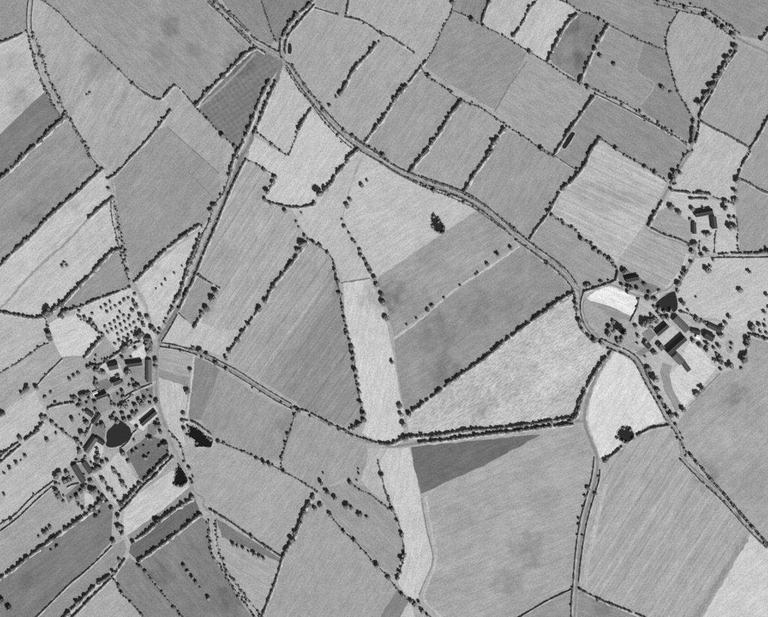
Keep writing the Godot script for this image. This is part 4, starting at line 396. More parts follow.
# trees: kind, where, x z radius of each
const TREE_ROWS := [
	["hedgerow_tree", "in the hedge below the dark strip", [-403, -233.5, 2.79, -450.2, -190.2, 2.79]],
	["hedgerow_tree", "in the hedge above the chequered field", [-222.4, -268.3, 3.01, -199.6, -289.4, 3.12, -173.6, -316.5, 2.79]],
	["hedgerow_tree", "in the hedge west of the junction lane", [-108.4, -365.9, 3.44, -117.6, -355.5, 3.23]],
	["hedgerow_tree", "in the hedge across the top middle", [-1.7, -341.9, 3.01, -1.2, -341.8, 3.23]],
	["hedgerow_tree", "in the topmost middle thick hedge", [-36.9, -297.6, 3.01, -75.9, -248.1, 3.23]],
	["hedgerow_tree", "in the straight lane's western lower hedge", [-193.2, -165.5, 2.9, -211.8, -127.7, 4.3, -215.9, -121.8, 3.23]],
	["hedgerow_tree", "in the bent row between pale paddocks", [-139.5, -204.2, 2.79]],
	["hedgerow_tree", "below the dark chequered field", [-201.1, -215.3, 4.08, -186.7, -202.6, 2.79]],
	["hedgerow_tree", "in the long hedge dropping to the road", [24.9, -275.7, 3.23, 20.1, -267.4, 3.87, 13.6, -260.3, 3.65]],
	["hedgerow_tree", "in the hedge above the big tree", [-45, -184.3, 3.23, -53.2, -174.6, 2.79]],
	["hedgerow_tree", "in the curved hedge under the paddock", [-80.2, -142.7, 6.67, -72.5, -148.3, 3.87, -86.4, -131.3, 2.79, -141, -130.9, 3.01, -148.2, -135.4, 3.23]],
	["hedgerow_tree", "in the stepped bush row", [-149.2, -172.9, 3.01, -136.1, -163.7, 3.44, -138.4, -156.5, 3.44, -145.1, -145.6, 4.3]],
	["hedgerow_tree", "on the upper verge below the junction", [-98.8, -279.1, 2.79, -49.9, -222.1, 2.79, -38.5, -215.6, 2.79, -1.1, -191.2, 2.79]],
	["hedgerow_tree", "on the middle road's lower verge", [62.3, -146.8, 3.23]],
	["hedgerow_tree", "on the road bend above the farm", [203.9, -55.7, 3.01]],
	["hedgerow_tree", "at the top of the faint bush line", [86.8, -381.4, 3.65]],
	["hedgerow_tree", "in the bush line below the strips", [110.3, -360.2, 3.87, 124.8, -352.9, 3.01, 182.2, -319.5, 3.87]],
	["hedgerow_tree", "in the second top strip hedge", [182.7, -375.8, 2.79, 162.2, -340.8, 3.23]],
	["hedgerow_tree", "in the hedge beside the dark strip", [234.8, -362.7, 3.01, 220.2, -340.8, 3.23, 208.8, -317.1, 3.23]],
	["hedgerow_tree", "in the bush line above the dark strip", [235.4, -362.1, 2.79, 269.6, -360.4, 3.01]],
	["hedgerow_tree", "in the dark strip's eastern hedge", [268.1, -335.9, 3.44]],
	["hedgerow_tree", "in the long line above the strips", [55.8, -289.4, 3.12, 150.2, -223.7, 3.01, 196.5, -199.1, 3.65]],
	["hedgerow_tree", "in the first middle strip hedge", [95.8, -257.3, 2.79, 82.7, -241, 2.79, 60.6, -209.1, 2.79, 46, -188.3, 2.79]],
	["hedgerow_tree", "in the second middle strip hedge", [137.4, -207.1, 4.51, 142, -212.4, 2.79, 100.3, -146, 2.79]],
	["hedgerow_tree", "in the double hedge line", [255, -275.8, 3.01, 385.2, -207.4, 3.01]],
	["hedgerow_tree", "on the corner lane's lower verge", [376.4, -375.1, 3.01, 402.2, -365.2, 3.65, 416.9, -357, 3.65, 424.4, -350.4, 3.87, 435.7, -342.4, 3.65, 438.4, -326.6, 4.08]],
	["hedgerow_tree", "in the corner farm lane's western hedge", [428.8, -312.1, 4.95, 421, -297.6, 3.23, 415.1, -287.5, 4.51, 408.9, -276.9, 4.95, 402.3, -266.7, 4.3, 394.7, -255.6, 5.59]],
	["hedgerow_tree", "where the corner lane narrows", [384.8, -207.4, 3.01]],
	["hedgerow_tree", "in the hedge by the eastern pale field", [441.7, -159.6, 4.3, 438.3, -145.8, 3.44, 438.4, -135.3, 3.87]],
	["hedgerow_tree", "in the striped field's western hedge", [269.6, -211.7, 3.01, 223.4, -149.2, 3.01, 209.7, -129, 2.79, 205.5, -120.9, 2.79]],
	["hedgerow_tree", "along the striped field's upper edge", [289.9, -199.1, 3.65, 325.9, -176.6, 2.79, 339.1, -168.5, 3.65]],
	["hedgerow_tree", "beside the lane above the farmstead", [362.6, -169.3, 4.3, 360.4, -161.8, 4.51, 370.5, -168.7, 3.01]],
	["hedgerow_tree", "in the scrubby line under the striped field", [235.4, -101.4, 2.79, 246.9, -86.6, 3.44, 263.2, -73.5, 3.44, 281.8, -61.1, 3.87]],
	["hedgerow_tree", "in the hedge on the farm loop lane", [253.5, -27.9, 3.87, 257.2, -28.7, 3.01, 271.2, -33, 3.01]],
	["hedgerow_tree", "at the head of the farmstead paddock", [359.1, -147.9, 2.79]],
	["hedgerow_tree", "on the pale farm lane's upper side", [472.4, -70.4, 2.79, 479.4, -71.7, 3.87]],
	["hedgerow_tree", "in the long central hedge", [229.9, -16.7, 2.79, 208.7, -1.4, 2.79, 195.8, 7.1, 3.23, 171.3, 26, 3.01, 148.5, 42.9, 3.01, 125.7, 62.4, 2.79, 88.4, 89.5, 3.23, 44.4, 123, 3.01, 31.5, 131.9, 3.65]],
	["hedgerow_tree", "on the road's western bend", [239.7, -5.8, 3.44, 243.8, 15.9, 4.3, 247.5, 25.4, 3.23, 255.9, 35, 2.79, 262.7, 40, 4.3, 271.2, 42.8, 2.79]],
	["hedgerow_tree", "west of the wedge field lane", [234.4, 139.2, 2.79]],
	["hedgerow_tree", "in the hedge below the round pond", [279.3, 188, 2.79, 276.2, 190.4, 3.23]],
	["hedgerow_tree", "in the middle lane's upper hedge", [13.4, 167.5, 2.79, 26.6, 162.2, 3.87, 47.7, 159.5, 3.23, 103, 151.9, 3.01]],
	["hedgerow_tree", "in the middle lane's lower hedge", [52.5, 167.5, 2.79]],
	["hedgerow_tree", "on the lane east of the village", [-229.5, 53.1, 3.65, -220.8, 58.5, 2.79]],
	["hedgerow_tree", "on the village lane's lower side", [-196.3, 77.1, 3.23]],
	["hedgerow_tree", "in the lane hedge towards the centre", [-106.8, 127.6, 3.44, -55.8, 151.9, 2.79]],
	["hedgerow_tree", "in the triangular field's western hedge", [-101, -79, 5.16, -106.8, -71.9, 3.65, -137.1, -27.3, 3.44, -148.5, -9.1, 3.44, -155.3, 0.1, 3.65, -156.7, 2.5, 2.79, -168.6, 21.2, 3.44, -176.1, 30, 3.65, -182.6, 40.7, 3.44, -193.1, 53.7, 3.23, -197, 62.4, 3.01]],
	["hedgerow_tree", "over the triangular field's tip", [-87.3, -81.8, 3.01, -79.2, -77.9, 3.01, -70.1, -68.8, 3.01, -98.1, -89.9, 3.01, -123.2, -121.6, 2.79]],
	["hedgerow_tree", "between triangular field and pale meadow", [-61.3, -47.7, 2.79, -57.7, -34.5, 3.23, -54.7, -18.1, 3.65, -49.3, 12.2, 2.79, -46, 31.2, 3.23, -40, 48.9, 3.65, -39, 57, 3.65, -37.8, 65.1, 3.23, -35.4, 78.3, 4.08, -33.6, 86.2, 3.01, -32, 95.9, 2.79, -30.4, 104, 2.79, -28.5, 118.1, 4.3, -25.4, 131.9, 3.44, -24.4, 140.1, 3.87]],
	["hedgerow_tree", "at the triangular field's foot", [-31.9, 144.9, 3.65, -38.5, 149.1, 3.23]],
	["hedgerow_tree", "in the lane parcel", [-209.8, -19.6, 4.3, -213.7, -11.4, 4.51, -222.4, -0.3, 3.44, -214.3, -9.3, 2.79, -221.5, 0.9, 4.3, -226.9, 6.5, 3.23]],
	["hedgerow_tree", "dividing the fields below the lane", [-119.9, 157.8, 3.01]],
	["hedgerow_tree", "below the village pasture", [-206.8, 166.9, 2.79, -149.1, 193.1, 3.65, -142.6, 195.6, 3.23, -124.8, 204.2, 2.79]],
	["hedgerow_tree", "in the lower middle crown hedge", [-88.9, 236.9, 3.23, -93.8, 245.8, 3.44, -99.2, 255, 3.87, -104.5, 267.9, 3.44, -110, 280.9, 3.44, -114.2, 289.2, 4.08, -122.1, 303.6, 3.23]],
	["hedgerow_tree", "meeting the crown hedge", [-165.5, 285, 2.79]],
	["hedgerow_tree", "in the row slanting to the bottom", [-79.2, 246, 3.23, -86.3, 249.9, 3.23, -67, 257.5, 3.65, -49.9, 279.1, 2.79, -36.8, 290.6, 3.23, -8.4, 321.8, 4.08, 5.4, 336.1, 3.01, 5.3, 336.1, 3.01, 23.2, 357.9, 3.01, 34, 366.1, 3.23, 38.9, 370.4, 3.44, 47.7, 378.6, 3.44]],
	["hedgerow_tree", "in the dotted line by the meadow", [-41.8, 217.9, 2.79]],
	["hedgerow_tree", "along the pale meadow strip", [-2.7, 208.6, 3.23, 10.5, 251.5, 3.01, 17, 265.5, 3.01, 22.3, 281.8, 3.23, 22.8, 285.6, 2.79, 25.9, 307.5, 3.23, 22.3, 312.9, 3.65, 20, 329.6, 3.01, 17.3, 336.8, 3.01]],
	["hedgerow_tree", "on the lower lane's western side", [255, 224.9, 3.23, 251.7, 235.2, 2.79]],
	["hedgerow_tree", "on the lower lane's eastern side", [263.7, 231.3, 2.79]],
	["hedgerow_tree", "above the pale western field", [-411.1, -120.9, 3.01, -448.5, -85, 3.01, -473, -59, 3.01]],
	["hedgerow_tree", "starting the dark worn strip", [-338.8, -137.1, 3.01, -342.7, -148.5, 3.23, -347.7, -130.7, 2.79]],
	["hedgerow_tree", "above the grey triangle", [-337.8, -70.3, 3.23, -346.6, -62.2, 3.23, -380.2, -28.1, 3.01, -402.8, -4.8, 3.65, -409.4, -0.6, 3.65, -418.7, 4.6, 6.02, -424.1, 8.1, 3.01]],
	["hedgerow_tree", "curved above the grid orchard", [-395.2, 3.7, 3.23, -399.3, 5, 3.23, -401.7, 10.3, 3.44]],
	["hedgerow_tree", "in the dotted western lane bushes", [-320, -47.6, 3.01]],
	["hedgerow_tree", "on the middle green lane stretch", [-398.7, -240, 3.01, -373.7, -206.5, 2.79, -367.2, -189.3, 2.79]],
	["hedgerow_tree", "above the village pale field", [-246.7, -91.6, 3.01, -235.5, -100.4, 2.79]],
	["hedgerow_tree", "on the village junction's eastern arm", [-229.2, 53.6, 3.87, -220.3, 58.3, 3.44, -209.8, 68.8, 3.01]],
	["hedgerow_tree", "below the western tree clump", [-418, 32.1, 4.3, -416.8, 37.6, 3.87, -421.6, 29.2, 2.79]],
	["hedgerow_tree", "above the garden paddock", [-433.8, 99.3, 3.44, -445.1, 100.2, 4.3, -447.5, 103.5, 3.23, -452.5, 106, 2.79]],
	["hedgerow_tree", "on the orchard's lower edge", [-373.3, 11.9, 3.23, -365.1, 16.8, 3.44, -362.7, 21.7, 3.23]],
	["hedgerow_tree", "on the western village track's upper side", [-453.9, 162.6, 3.87]],
	["hedgerow_tree", "below the western village track", [-459, 193.6, 2.79, -466.8, 200.5, 3.01]],
	["hedgerow_tree", "curving round the village paddock", [-413.9, 143.4, 3.44, -401, 153, 2.79, -426.1, 136.9, 3.65, -421.4, 136.7, 2.79]],
	["hedgerow_tree", "on the lower western track's upper side", [-465.8, 263.9, 3.01]],
	["hedgerow_tree", "above the dark southwestern field", [-463.2, 325.7, 3.01, -445.3, 311.7, 2.79, -410.4, 286.8, 3.44, -397.4, 275.9, 3.01, -386.6, 268.5, 3.23, -362.2, 251.6, 3.23, -354.1, 243.4, 3.23]],
	["hedgerow_tree", "in the dark southwestern field", [-337.7, 291.4, 3.65, -331.2, 273.8, 3.65, -327.2, 281.4, 2.79]],
	["hedgerow_tree", "west of the curving lower lane", [-330.4, 314.3, 2.79, -337.8, 329.7, 3.23, -342.8, 334.5, 2.79, -355.8, 342, 3.01, -383, 368.2, 3.44, -394.2, 381.1, 3.01]],
	["hedgerow_tree", "beside the dark strip below the village", [-313.4, 292.2, 3.23, -282.9, 267.2, 4.51, -267.8, 256.4, 3.23, -262, 252.5, 3.23, -251.6, 245, 3.23, -238.4, 237.1, 3.87]],
	["hedgerow_tree", "under the dark strip", [-305.3, 315.9, 2.79]],
	["hedgerow_tree", "at the bottom west", [-327.1, 355.7, 3.23]],
	["hedgerow_tree", "in the second bottom bush line", [-297.8, 329.6, 3.01, -262.1, 374.5, 2.79]],
	["hedgerow_tree", "lower down the curving lane", [-305, 219.4, 3.23, -313.1, 230, 3.23, -320.4, 238.3, 3.65, -327.8, 245.5, 3.23]],
	["hedgerow_tree", "on the lane below the dark garden", [-331.6, 259.7, 3.23, -330.7, 274.2, 3.87, -326.8, 274.3, 2.79, -325.9, 280.9, 3.23]],
	["hedgerow_tree", "lining the street by the black pond", [-242.4, 200.1, 2.79]],
	["hedgerow_tree", "arched over the black pond", [-251.4, 140.8, 2.79, -249.7, 151.4, 3.01, -250.2, 131.8, 2.79]],
	["field_tree", "alone in the pasture by the green lane", [-370.6, -266.6, 2.03, -367.3, -269.2, 2.03]],
	["field_tree", "clustered in the pale western field", [-398.9, -56.9, 2.26, -401.4, -52.6, 2.48, -395.6, -52.7, 2.26]],
	["field_tree", "in the little line by the village pale field", [-284.4, -24.2, 1.58, -277.2, -29.4, 1.69, -272.3, -35.5, 2.03, -261.6, -44, 1.69, -251.9, -52.9, 1.58]],
	["field_tree", "standing free in the upper corner field", [270.2, -314.9, 2.93, 287.2, -305.1, 3.05, 348.5, -274.7, 3.61, 358, -270.2, 2.14]],
	["field_tree", "in the broken row across the pale meadow", [-20.8, -159.5, 2.03, -27.7, -153.3, 3.39, -41.8, -135.5, 2.93, -45.9, -128.2, 3.61, -52.4, -111.5, 1.58, -49.3, -102, 2.71, -43.6, -94.1, 2.03, -38.7, -85.3, 2.03, -35.5, -82.1, 1.81, -29.7, -72.7, 2.93, -28, -66.1, 3.39, -23.9, -60.7, 2.93, -19.6, -52.4, 3.39, -16.6, -46.8, 3.61]],
	["field_tree", "in the lower row by the pale meadow", [-11.4, -37.7, 3.61, -9.1, -29.6, 3.61, -2.6, -16.5, 3.61, -0.8, -7.1, 4.74, -1, -6.3, 4.06, 2.9, 12.6, 4.29, 10.8, 67.3, 2.93, 20.1, 122.1, 3.61, 21.7, 132.6, 3.61, 25.1, 145.2, 4.51, 25.6, 162.9, 3.84]],
	["field_tree", "along the pale track in the grey field", [158.2, -76, 2.6, 142.8, -66, 3.61, 129.6, -54.8, 2.93, 117.4, -44, 1.92, 114.8, -42.1, 1.69, 95.3, -28.4, 1.81, 75.1, -13.1, 1.81, 60.6, -3, 2.93, 55, 1, 2.14, 54.7, 3, 2.48, 40.9, 12.6, 1.69, 28.8, 20.7, 1.69]],
	["field_tree", "in the big farm pasture", [404.6, -47.3, 4.51, 407.5, -52.7, 2.48, 456, -45.1, 3.39, 444.9, -22.2, 3.84, 389.8, -13.8, 1.81, 430.7, 10.9, 2.71, 477.6, -16.7, 3.16, 411.6, -60, 2.26]],
	["field_tree", "in the row above the crown hedge", [-78.1, 218.1, 3.61, -75.5, 206.3, 2.03, -70.9, 230, 4.06, -61.2, 237, 3.61, -46.4, 247, 4.29, -40.2, 249.9, 2.93, -30.3, 257.2, 3.61, -20.7, 261.1, 2.48]],
	["field_tree", "in the little row by the lower green lane", [-188.2, 294.6, 3.39, -182.9, 296.9, 2.26, -175.2, 300.4, 3.39, -169, 303.9, 1.69, -162.1, 306.9, 3.39, -155.8, 309.3, 2.48, -150.2, 312.6, 2.71]],
	["field_tree", "in the short line of the dark southern field", [-249.9, 321.5, 3.16, -245.1, 328.6, 2.71, -239.2, 336.2, 3.16, -234.7, 342.6, 2.71, -239.4, 336.1, 2.93, -234.9, 341.9, 2.71, -229.8, 348.8, 1.58, -219.1, 362.2, 3.16]],
	["field_tree", "in pairs in the dark southwestern field", [-415.5, 302.7, 2.26, -407.9, 298, 2.93, -359, 260.7, 3.16, -354.2, 256.3, 2.48]],
	["field_tree", "in the short row of the southwestern pasture", [-430.8, 285.5, 2.26, -423.4, 280.9, 3.39, -420.2, 277.5, 2.93, -416.4, 274.2, 2.71]],
	["field_tree", "at the far southwestern corner", [-476.1, 365.6, 3.84, -467.9, 374.8, 4.06]],
	["field_tree", "in the middle of the western paddock", [-381.5, 81.3, 2.6, -386.9, 85.1, 2.71, -392.2, 89, 2.26, -415.8, 105.3, 2.14, -423, 111.4, 2.48, -410.4, 117.8, 2.14, -422.4, 83.5, 1.69]],
	["field_tree", "scattered in the western village pasture", [-409.3, 156.4, 2.03, -420.6, 164, 2.48, -388.7, 139.4, 3.61, -476.1, 131.9, 3.61, -448, 184.7, 2.48, -474.1, 232.8, 2.26]],
	["field_tree", "along the long village paddock path", [-241.5, 76.9, 3.16, -245.5, 103.7, 4.06]],
	["field_tree", "on the road verge by the farm pasture", [384, -57.4, 2.93, 376.8, -46.6, 3.84, 373.4, -42, 2.71, 370.9, -37.2, 2.48, 367.9, -30.3, 4.06, 366.9, -21.7, 2.71, 373.6, -5.9, 4.06, 379.8, 2.6, 2.03]],
	["orchard_tree", "of the grid orchard", [-352.5, -0.1, 2.09, -345.6, 4.3, 2.09, -340.4, 0.7, 2.09, -341.2, -7.5, 2.09, -334.7, -2.2, 2.09, -329, -5.8, 2.09, -323.8, -9.6, 2.09, -318.9, -12.5, 2.09, -347.3, -3.9, 2.09, -329.2, 5.1, 2.09, -331, 12.7, 2.09, -324.6, 9.2, 2.09, -318.3, 14, 2.09, -336, 17, 2.09, -341.6, 20.2, 2.09, -323.5, 17.3, 2.09, -328.7, 21, 2.09, -347.9, 23.5, 2.09, -333.8, 24.6, 2.09, -339.3, 27.1, 2.09, -344.5, 30.6, 2.09, -326.8, 29, 2.09, -321.4, 25.9, 2.09, -316.2, 22.7, 2.09, -332, 33.1, 2.09, -324.6, 37.1, 2.09, -318.5, 34.4, 2.09, -313.9, 30.6, 2.09, -330.3, 40.4, 2.09, -335.6, 44.5, 2.09, -311.6, 18.4, 2.09, -308.7, 25.8, 2.09, -363.9, 7, 2.09, -311.1, -18, 2.09, -305.4, 15.2, 2.09, -317.3, 10, 2.09]],
	["orchard_tree", "of the small eastern orchard", [475.1, 5.1, 2.48, 475.7, 14.7, 1.69, 468.6, 20.6, 2.6, 475.9, 22.2, 2.48, 470.5, 29.5, 2.48, 478.3, 31.5, 2.48, 480.4, -1.5, 2.26]],
	["garden_tree", "along the orchard's lane side", [-309, -1.8, 3.81, -311.6, -7.7, 3.04, -314, 2.5, 2.79, -302.5, 10.9, 3.68, -294.9, 11.4, 3.3, -300, 20.6, 3.68, -289.5, 24.5, 3.42, -285.6, 28.8, 2.54, -279.9, 26.3, 2.28, -280.8, 32, 2.28, -273.5, 18.1, 2.16, -271.8, 13.6, 2.16]],
	["garden_tree", "in the clump above the northern cottage", [-305.6, 34.1, 4.31, -302.4, 31.7, 4.31, -309, 35.1, 3.55, -313.9, 44.5, 3.55, -317.9, 43, 3.81, -321.9, 48, 4.31, -325.2, 52.9, 4.31, -310, 50.8, 2.54, -326.6, 61.9, 2.79]],
	["garden_tree", "massed beside the village junction", [-296, 38.1, 3.81, -291.6, 38.4, 3.81, -294.3, 42.2, 4.06, -291.1, 43.8, 3.81, -295.5, 46.2, 3.81, -291.9, 48.7, 3.81, -294.3, 53.5, 3.81, -291.2, 52.5, 3.04, -283.7, 67.1, 4.06, -284.7, 72.1, 3.3]],
	["garden_tree", "around the northern cottage gardens", [-369.3, 74, 2.54, -364.2, 71.9, 3.81, -359.2, 76.1, 4.31, -350.5, 79.9, 3.3, -359.5, 89.9, 3.04, -359.5, 94.8, 3.04, -318.5, 81.1, 4.82, -313.1, 91.1, 2.79, -317.2, 96.8, 2.79, -308.8, 98, 4.06, -326.1, 103.3, 2.79, -331.9, 84.6, 2.54, -338.2, 93.8, 3.81, -326.8, 93, 3.55]],
	["garden_tree", "along the western garden edge", [-377.2, 110.2, 4.06, -373.2, 108, 3.81, -368.4, 105.8, 3.04, -386.2, 113, 3.55, -379, 116.4, 3.04, -361.1, 117.2, 3.04, -359.6, 126.8, 2.28, -370.8, 143, 3.3, -351.2, 145.9, 3.81, -337.5, 135.9, 2.79, -377.2, 156.5, 3.81, -379.9, 122.1, 2.79, -375.1, 128.4, 2.03]],
	["garden_tree", "in the gardens above the village pond", [-326.8, 122.3, 3.81, -322.1, 118.8, 2.79, -309.9, 122.1, 2.79, -312.1, 132.1, 3.81, -317.1, 137.7, 3.3, -323.6, 139.3, 3.3, -326.1, 131.8, 2.79, -339.3, 120.3, 2.28, -315.7, 108.9, 2.28]],
	["garden_tree", "between the village street and the pond", [-298.6, 113.1, 2.79, -289.6, 112.3, 2.79, -282.9, 117.4, 3.81, -301.6, 119.9, 3.81, -310.7, 122.2, 3.3, -307.5, 129.4, 2.79, -323.7, 139.3, 3.3, -282, 146.1, 4.31, -282.4, 139.8, 2.28, -279, 154.6, 2.79, -326.2, 104.2, 3.04, -308.3, 148.1, 2.79]],
	["garden_tree", "in the dark garden plot", [-291.1, 162.9, 3.81, -294.5, 162.7, 3.04, -308.4, 176.9, 2.54, -313.1, 180.4, 3.3, -299.6, 171.9, 1.78, -297.7, 186.8, 3.04, -293, 182.6, 2.28, -279.8, 173, 3.04, -272.4, 169.9, 3.81, -275.7, 170.6, 3.04, -269.4, 179.3, 2.16, -279, 154.3, 3.04, -311.7, 165.1, 2.03]],
	["garden_tree", "in the farmyard below the pond", [-357.9, 176.2, 2.79, -356.2, 182.8, 3.3, -357.7, 189.5, 3.81, -365.3, 193.2, 2.28, -351.4, 192.5, 2.79, -344.8, 191, 3.3, -357.7, 199.3, 4.06, -361.9, 202.4, 3.3, -325.9, 181.4, 4.06, -319.3, 190.8, 2.79, -325.4, 182.6, 2.54]],
	["garden_tree", "in the two rows of the pale garden", [-337.5, 201.5, 3.04, -335.4, 204.4, 3.04, -329.9, 210.4, 2.79, -326, 217.9, 3.55, -325.3, 221, 2.79, -321.4, 223.9, 1.78, -350.5, 214.6, 3.3, -346.6, 219.2, 2.28, -343.2, 226.6, 2.79, -338.4, 229.1, 2.79, -335.2, 235.8, 2.28, -332, 241.1, 1.9]],
	["garden_tree", "around the southern farmyard", [-365.9, 216.2, 3.3, -364, 228.8, 4.82, -361, 227.7, 3.81, -355.5, 231.4, 2.28, -350.5, 236.5, 3.3, -354.5, 241.5, 3.55, -358.6, 246.3, 3.3, -345.7, 242.1, 2.79, -339.9, 250.3, 3.04, -380.7, 245.4, 2.79, -375.8, 250.2, 2.79, -365.1, 250.4, 3.3, -382.2, 237.4, 3.3, -374.8, 224.4, 3.55, -372.6, 220.9, 2.54]],
	["garden_tree", "west of the southern farmyard", [-404.8, 205.4, 4.31, -408.9, 210.3, 4.31, -395.2, 205.6, 3.3, -397.7, 215.3, 3.04, -392.8, 214.2, 3.04, -409, 228.1, 3.81, -406.4, 232.7, 4.31, -405, 237.3, 3.04, -400.2, 241.2, 2.54, -409.2, 219.3, 2.54]],
	["garden_tree", "above the village pond's western barn", [-377.3, 156.9, 3.55, -382.1, 165.9, 4.06, -377.5, 170.4, 2.41, -379.8, 178.8, 3.3, -420.5, 164.9, 3.04, -409.3, 156.4, 1.9, -372.6, 187.5, 2.28, -370.3, 154.8, 1.9]],
	["garden_tree", "around the outlying farmstead", [384.9, -124, 3.3, 398.5, -125.5, 2.28, 425.8, -125, 4.31, 359, -126.1, 4.31, 367.9, -119.7, 4.06, 382.3, -111.5, 2.28, 402.2, -92.5, 4.31, 406.3, -93.4, 3.04, 388.3, -79.8, 4.31, 381.5, -78.5, 2.79, 384.9, -71.1, 3.3, 403, -70.8, 4.31, 397, -66.3, 2.79, 426.3, -133.8, 3.04, 432, -113.5, 2.79, 438.4, -113.6, 2.41, 432.3, -100.9, 4.57, 438, -100.9, 4.31]],
	["garden_tree", "along the farm loop lane yard", [300.8, -45.7, 4.06, 308, -25.5, 3.55, 304.6, -26.5, 2.79, 316.9, -24, 3.3, 304.7, -20.8, 3.04, 297.3, -29, 2.79, 325.8, -29.8, 2.79, 331.5, -19.2, 3.04, 343.6, -21.8, 2.28, 329.9, -11.8, 3.3, 338.8, -11.8, 3.04, 317.5, -11.3, 2.03, 315.9, -1.5, 2.03]],
	["garden_tree", "beside the lumpy dark pond near the farm", [282.1, 24.2, 4.06, 280.4, 32.4, 4.06, 286.8, 28, 3.04, 291.7, 38.7, 3.3, 297.3, 37.7, 2.79, 286.8, 16.7, 3.04, 300.6, 32.2, 3.3]],
	["garden_tree", "massed below the farm pond", [324.4, 20.2, 4.31, 328.5, 17, 4.57, 332.6, 18.6, 4.31, 330, 21.7, 3.81, 337.3, 13.6, 3.81, 314.4, 22.3, 2.79, 340.5, 15.1, 3.3, 346.9, 10.1, 2.79, 353.5, 11.8, 3.04, 317.6, 34.4, 2.54]],
	["garden_tree", "overhanging the farm pond's lower bank", [349.8, 4.4, 3.04, 358, 2.8, 3.04, 343.3, 0.4, 3.04, 338.4, -1.3, 2.79, 354.6, 9.9, 2.28, 340.1, 16.7, 3.3, 333.6, 18.3, 3.04, 335.1, -11.2, 2.28]],
	["garden_tree", "in the eastern farm gardens", [390.7, 14.2, 3.81, 386.6, 41.1, 3.81, 394.7, 46.8, 3.81, 403.6, 45, 3.3, 402.8, 52.4, 3.3, 421.6, 33.8, 4.06, 418.2, 47.5, 3.3, 412.4, 49.7, 2.28, 427.1, 18.9, 2.79, 422.4, 23.9, 3.55, 430.9, 10.4, 2.79, 415.6, 56.2, 2.28, 413.4, 65.4, 3.3, 419.9, 61.4, 3.55, 420.8, 67.1, 3.81, 420.5, 76.5, 2.28, 393.7, 17.2, 2.79]],
	["garden_tree", "along the farm's eastern hedge", [454.2, 39.9, 4.31, 453.7, 45.5, 3.81, 450.2, 59.4, 4.31, 448.9, 64.4, 4.57, 459.9, 22.3, 4.31, 459.9, 26.9, 4.31, 433, 70.8, 4.06, 429.6, 72.1, 3.04, 446.6, 75.2, 2.28, 435.2, 74.4, 2.54]],
	["garden_tree", "on the road side of the farm", [330.1, 75.2, 4.31, 337.7, 88.5, 5.58, 342.9, 101.7, 3.04, 345.4, 113.2, 3.3, 344.6, 46.5, 3.55, 338.8, 55.3, 2.79, 326.4, 60.7, 1.78, 292.5, 42.4, 3.3, 295.6, 42.2, 2.54, 340.6, 101.6, 3.3, 345.4, 112.9, 2.79, 352.8, 124.4, 3.3, 358.7, 132.8, 4.31, 365.9, 134.2, 3.55, 373.3, 126.6, 4.31, 364.8, 145.3, 2.16]],
	["garden_tree", "as a pair in the farm paddock", [397.3, 100.9, 4.31, 391.6, 107.5, 4.57]],
	["garden_shrub", "round the squarish house", [-351.9, 64.1, 1.59, -344.5, 62.7, 1.9, -336.6, 57.9, 2.22, -326.5, 61.2, 1.59, -315.2, 61.3, 1.9, -369.8, 74, 2.22, -365.1, 70.4, 1.59, -360.1, 65.6, 1.9, -359.1, 59.9, 2.22, -350.4, 78.7, 1.59, -359.2, 89.1, 1.9, -360.6, 94.5, 2.22]],
	["garden_shrub", "south of the village lane", [-294.9, 103.1, 1.59, -331.9, 108, 1.9, -309.9, 121.8, 2.22, -302.2, 121.1, 1.59, -307.5, 129, 1.9, -327, 132, 2.22, -322.7, 138.2, 1.59, -338.3, 136.3, 1.9, -291.8, 118.4, 2.22, -318.8, 115.8, 1.59, -322.1, 124.1, 1.9]],
	["garden_shrub", "in the western village plots", [-379.5, 116.4, 1.59, -380.4, 122.4, 1.9, -359.9, 126.4, 2.22, -380, 133, 1.59, -374.6, 137.5, 1.9, -357.4, 146.9, 2.22, -348.3, 149.2, 1.59, -338.9, 135.6, 1.9, -336.4, 131.7, 2.22, -374.6, 128.2, 1.59, -390.7, 118.5, 1.9, -369.2, 152.3, 2.22, -372.2, 157, 1.59]],
	["garden_shrub", "round the southern farmyard plots", [-365.5, 193.3, 1.59, -359.5, 202.2, 1.9, -409.3, 218.9, 2.22, -405, 219.7, 1.59, -387.9, 211.9, 1.9, -393.2, 209.1, 2.22, -374.2, 207.9, 1.59, -383, 242.2, 1.9, -382.4, 235, 2.22, -390.8, 236.8, 1.59, -399.6, 234.9, 1.9, -355.1, 231.1, 2.22, -345.9, 241.6, 1.59, -346.8, 220.2, 1.9, -383.4, 190, 2.22]],
	["garden_tree", "in the clump west of the squarish house", [-358.5, 72.8, 3.04, -356, 75.8, 3.3, -360.9, 76.6, 2.79, -354.6, 79.5, 2.79, -350.2, 80.1, 3.04, -347.4, 64.3, 2.28]],
	["garden_tree", "beside the round village garden", [-323.4, 118.1, 3.04, -321.5, 121.9, 2.79, -330.2, 123, 3.04, -336.2, 120.9, 2.54, -340, 138.6, 3.04, -333.1, 141.6, 3.3, -305.8, 115.2, 3.04, -302.8, 118.6, 3.3, -325.4, 111.6, 2.54]],
	["garden_tree", "along the western paddock's garden edge", [-389.1, 112.4, 2.79, -384.2, 112.8, 2.54, -377.3, 110, 3.3, -371.9, 106.6, 3.04, -380.3, 108.4, 2.54, -382.3, 122, 2.28, -378.4, 121, 2.28, -370.6, 119.1, 2.28, -324.7, 110.3, 2.54, -325.6, 118.7, 2.79, -367.6, 113.3, 2.54]],
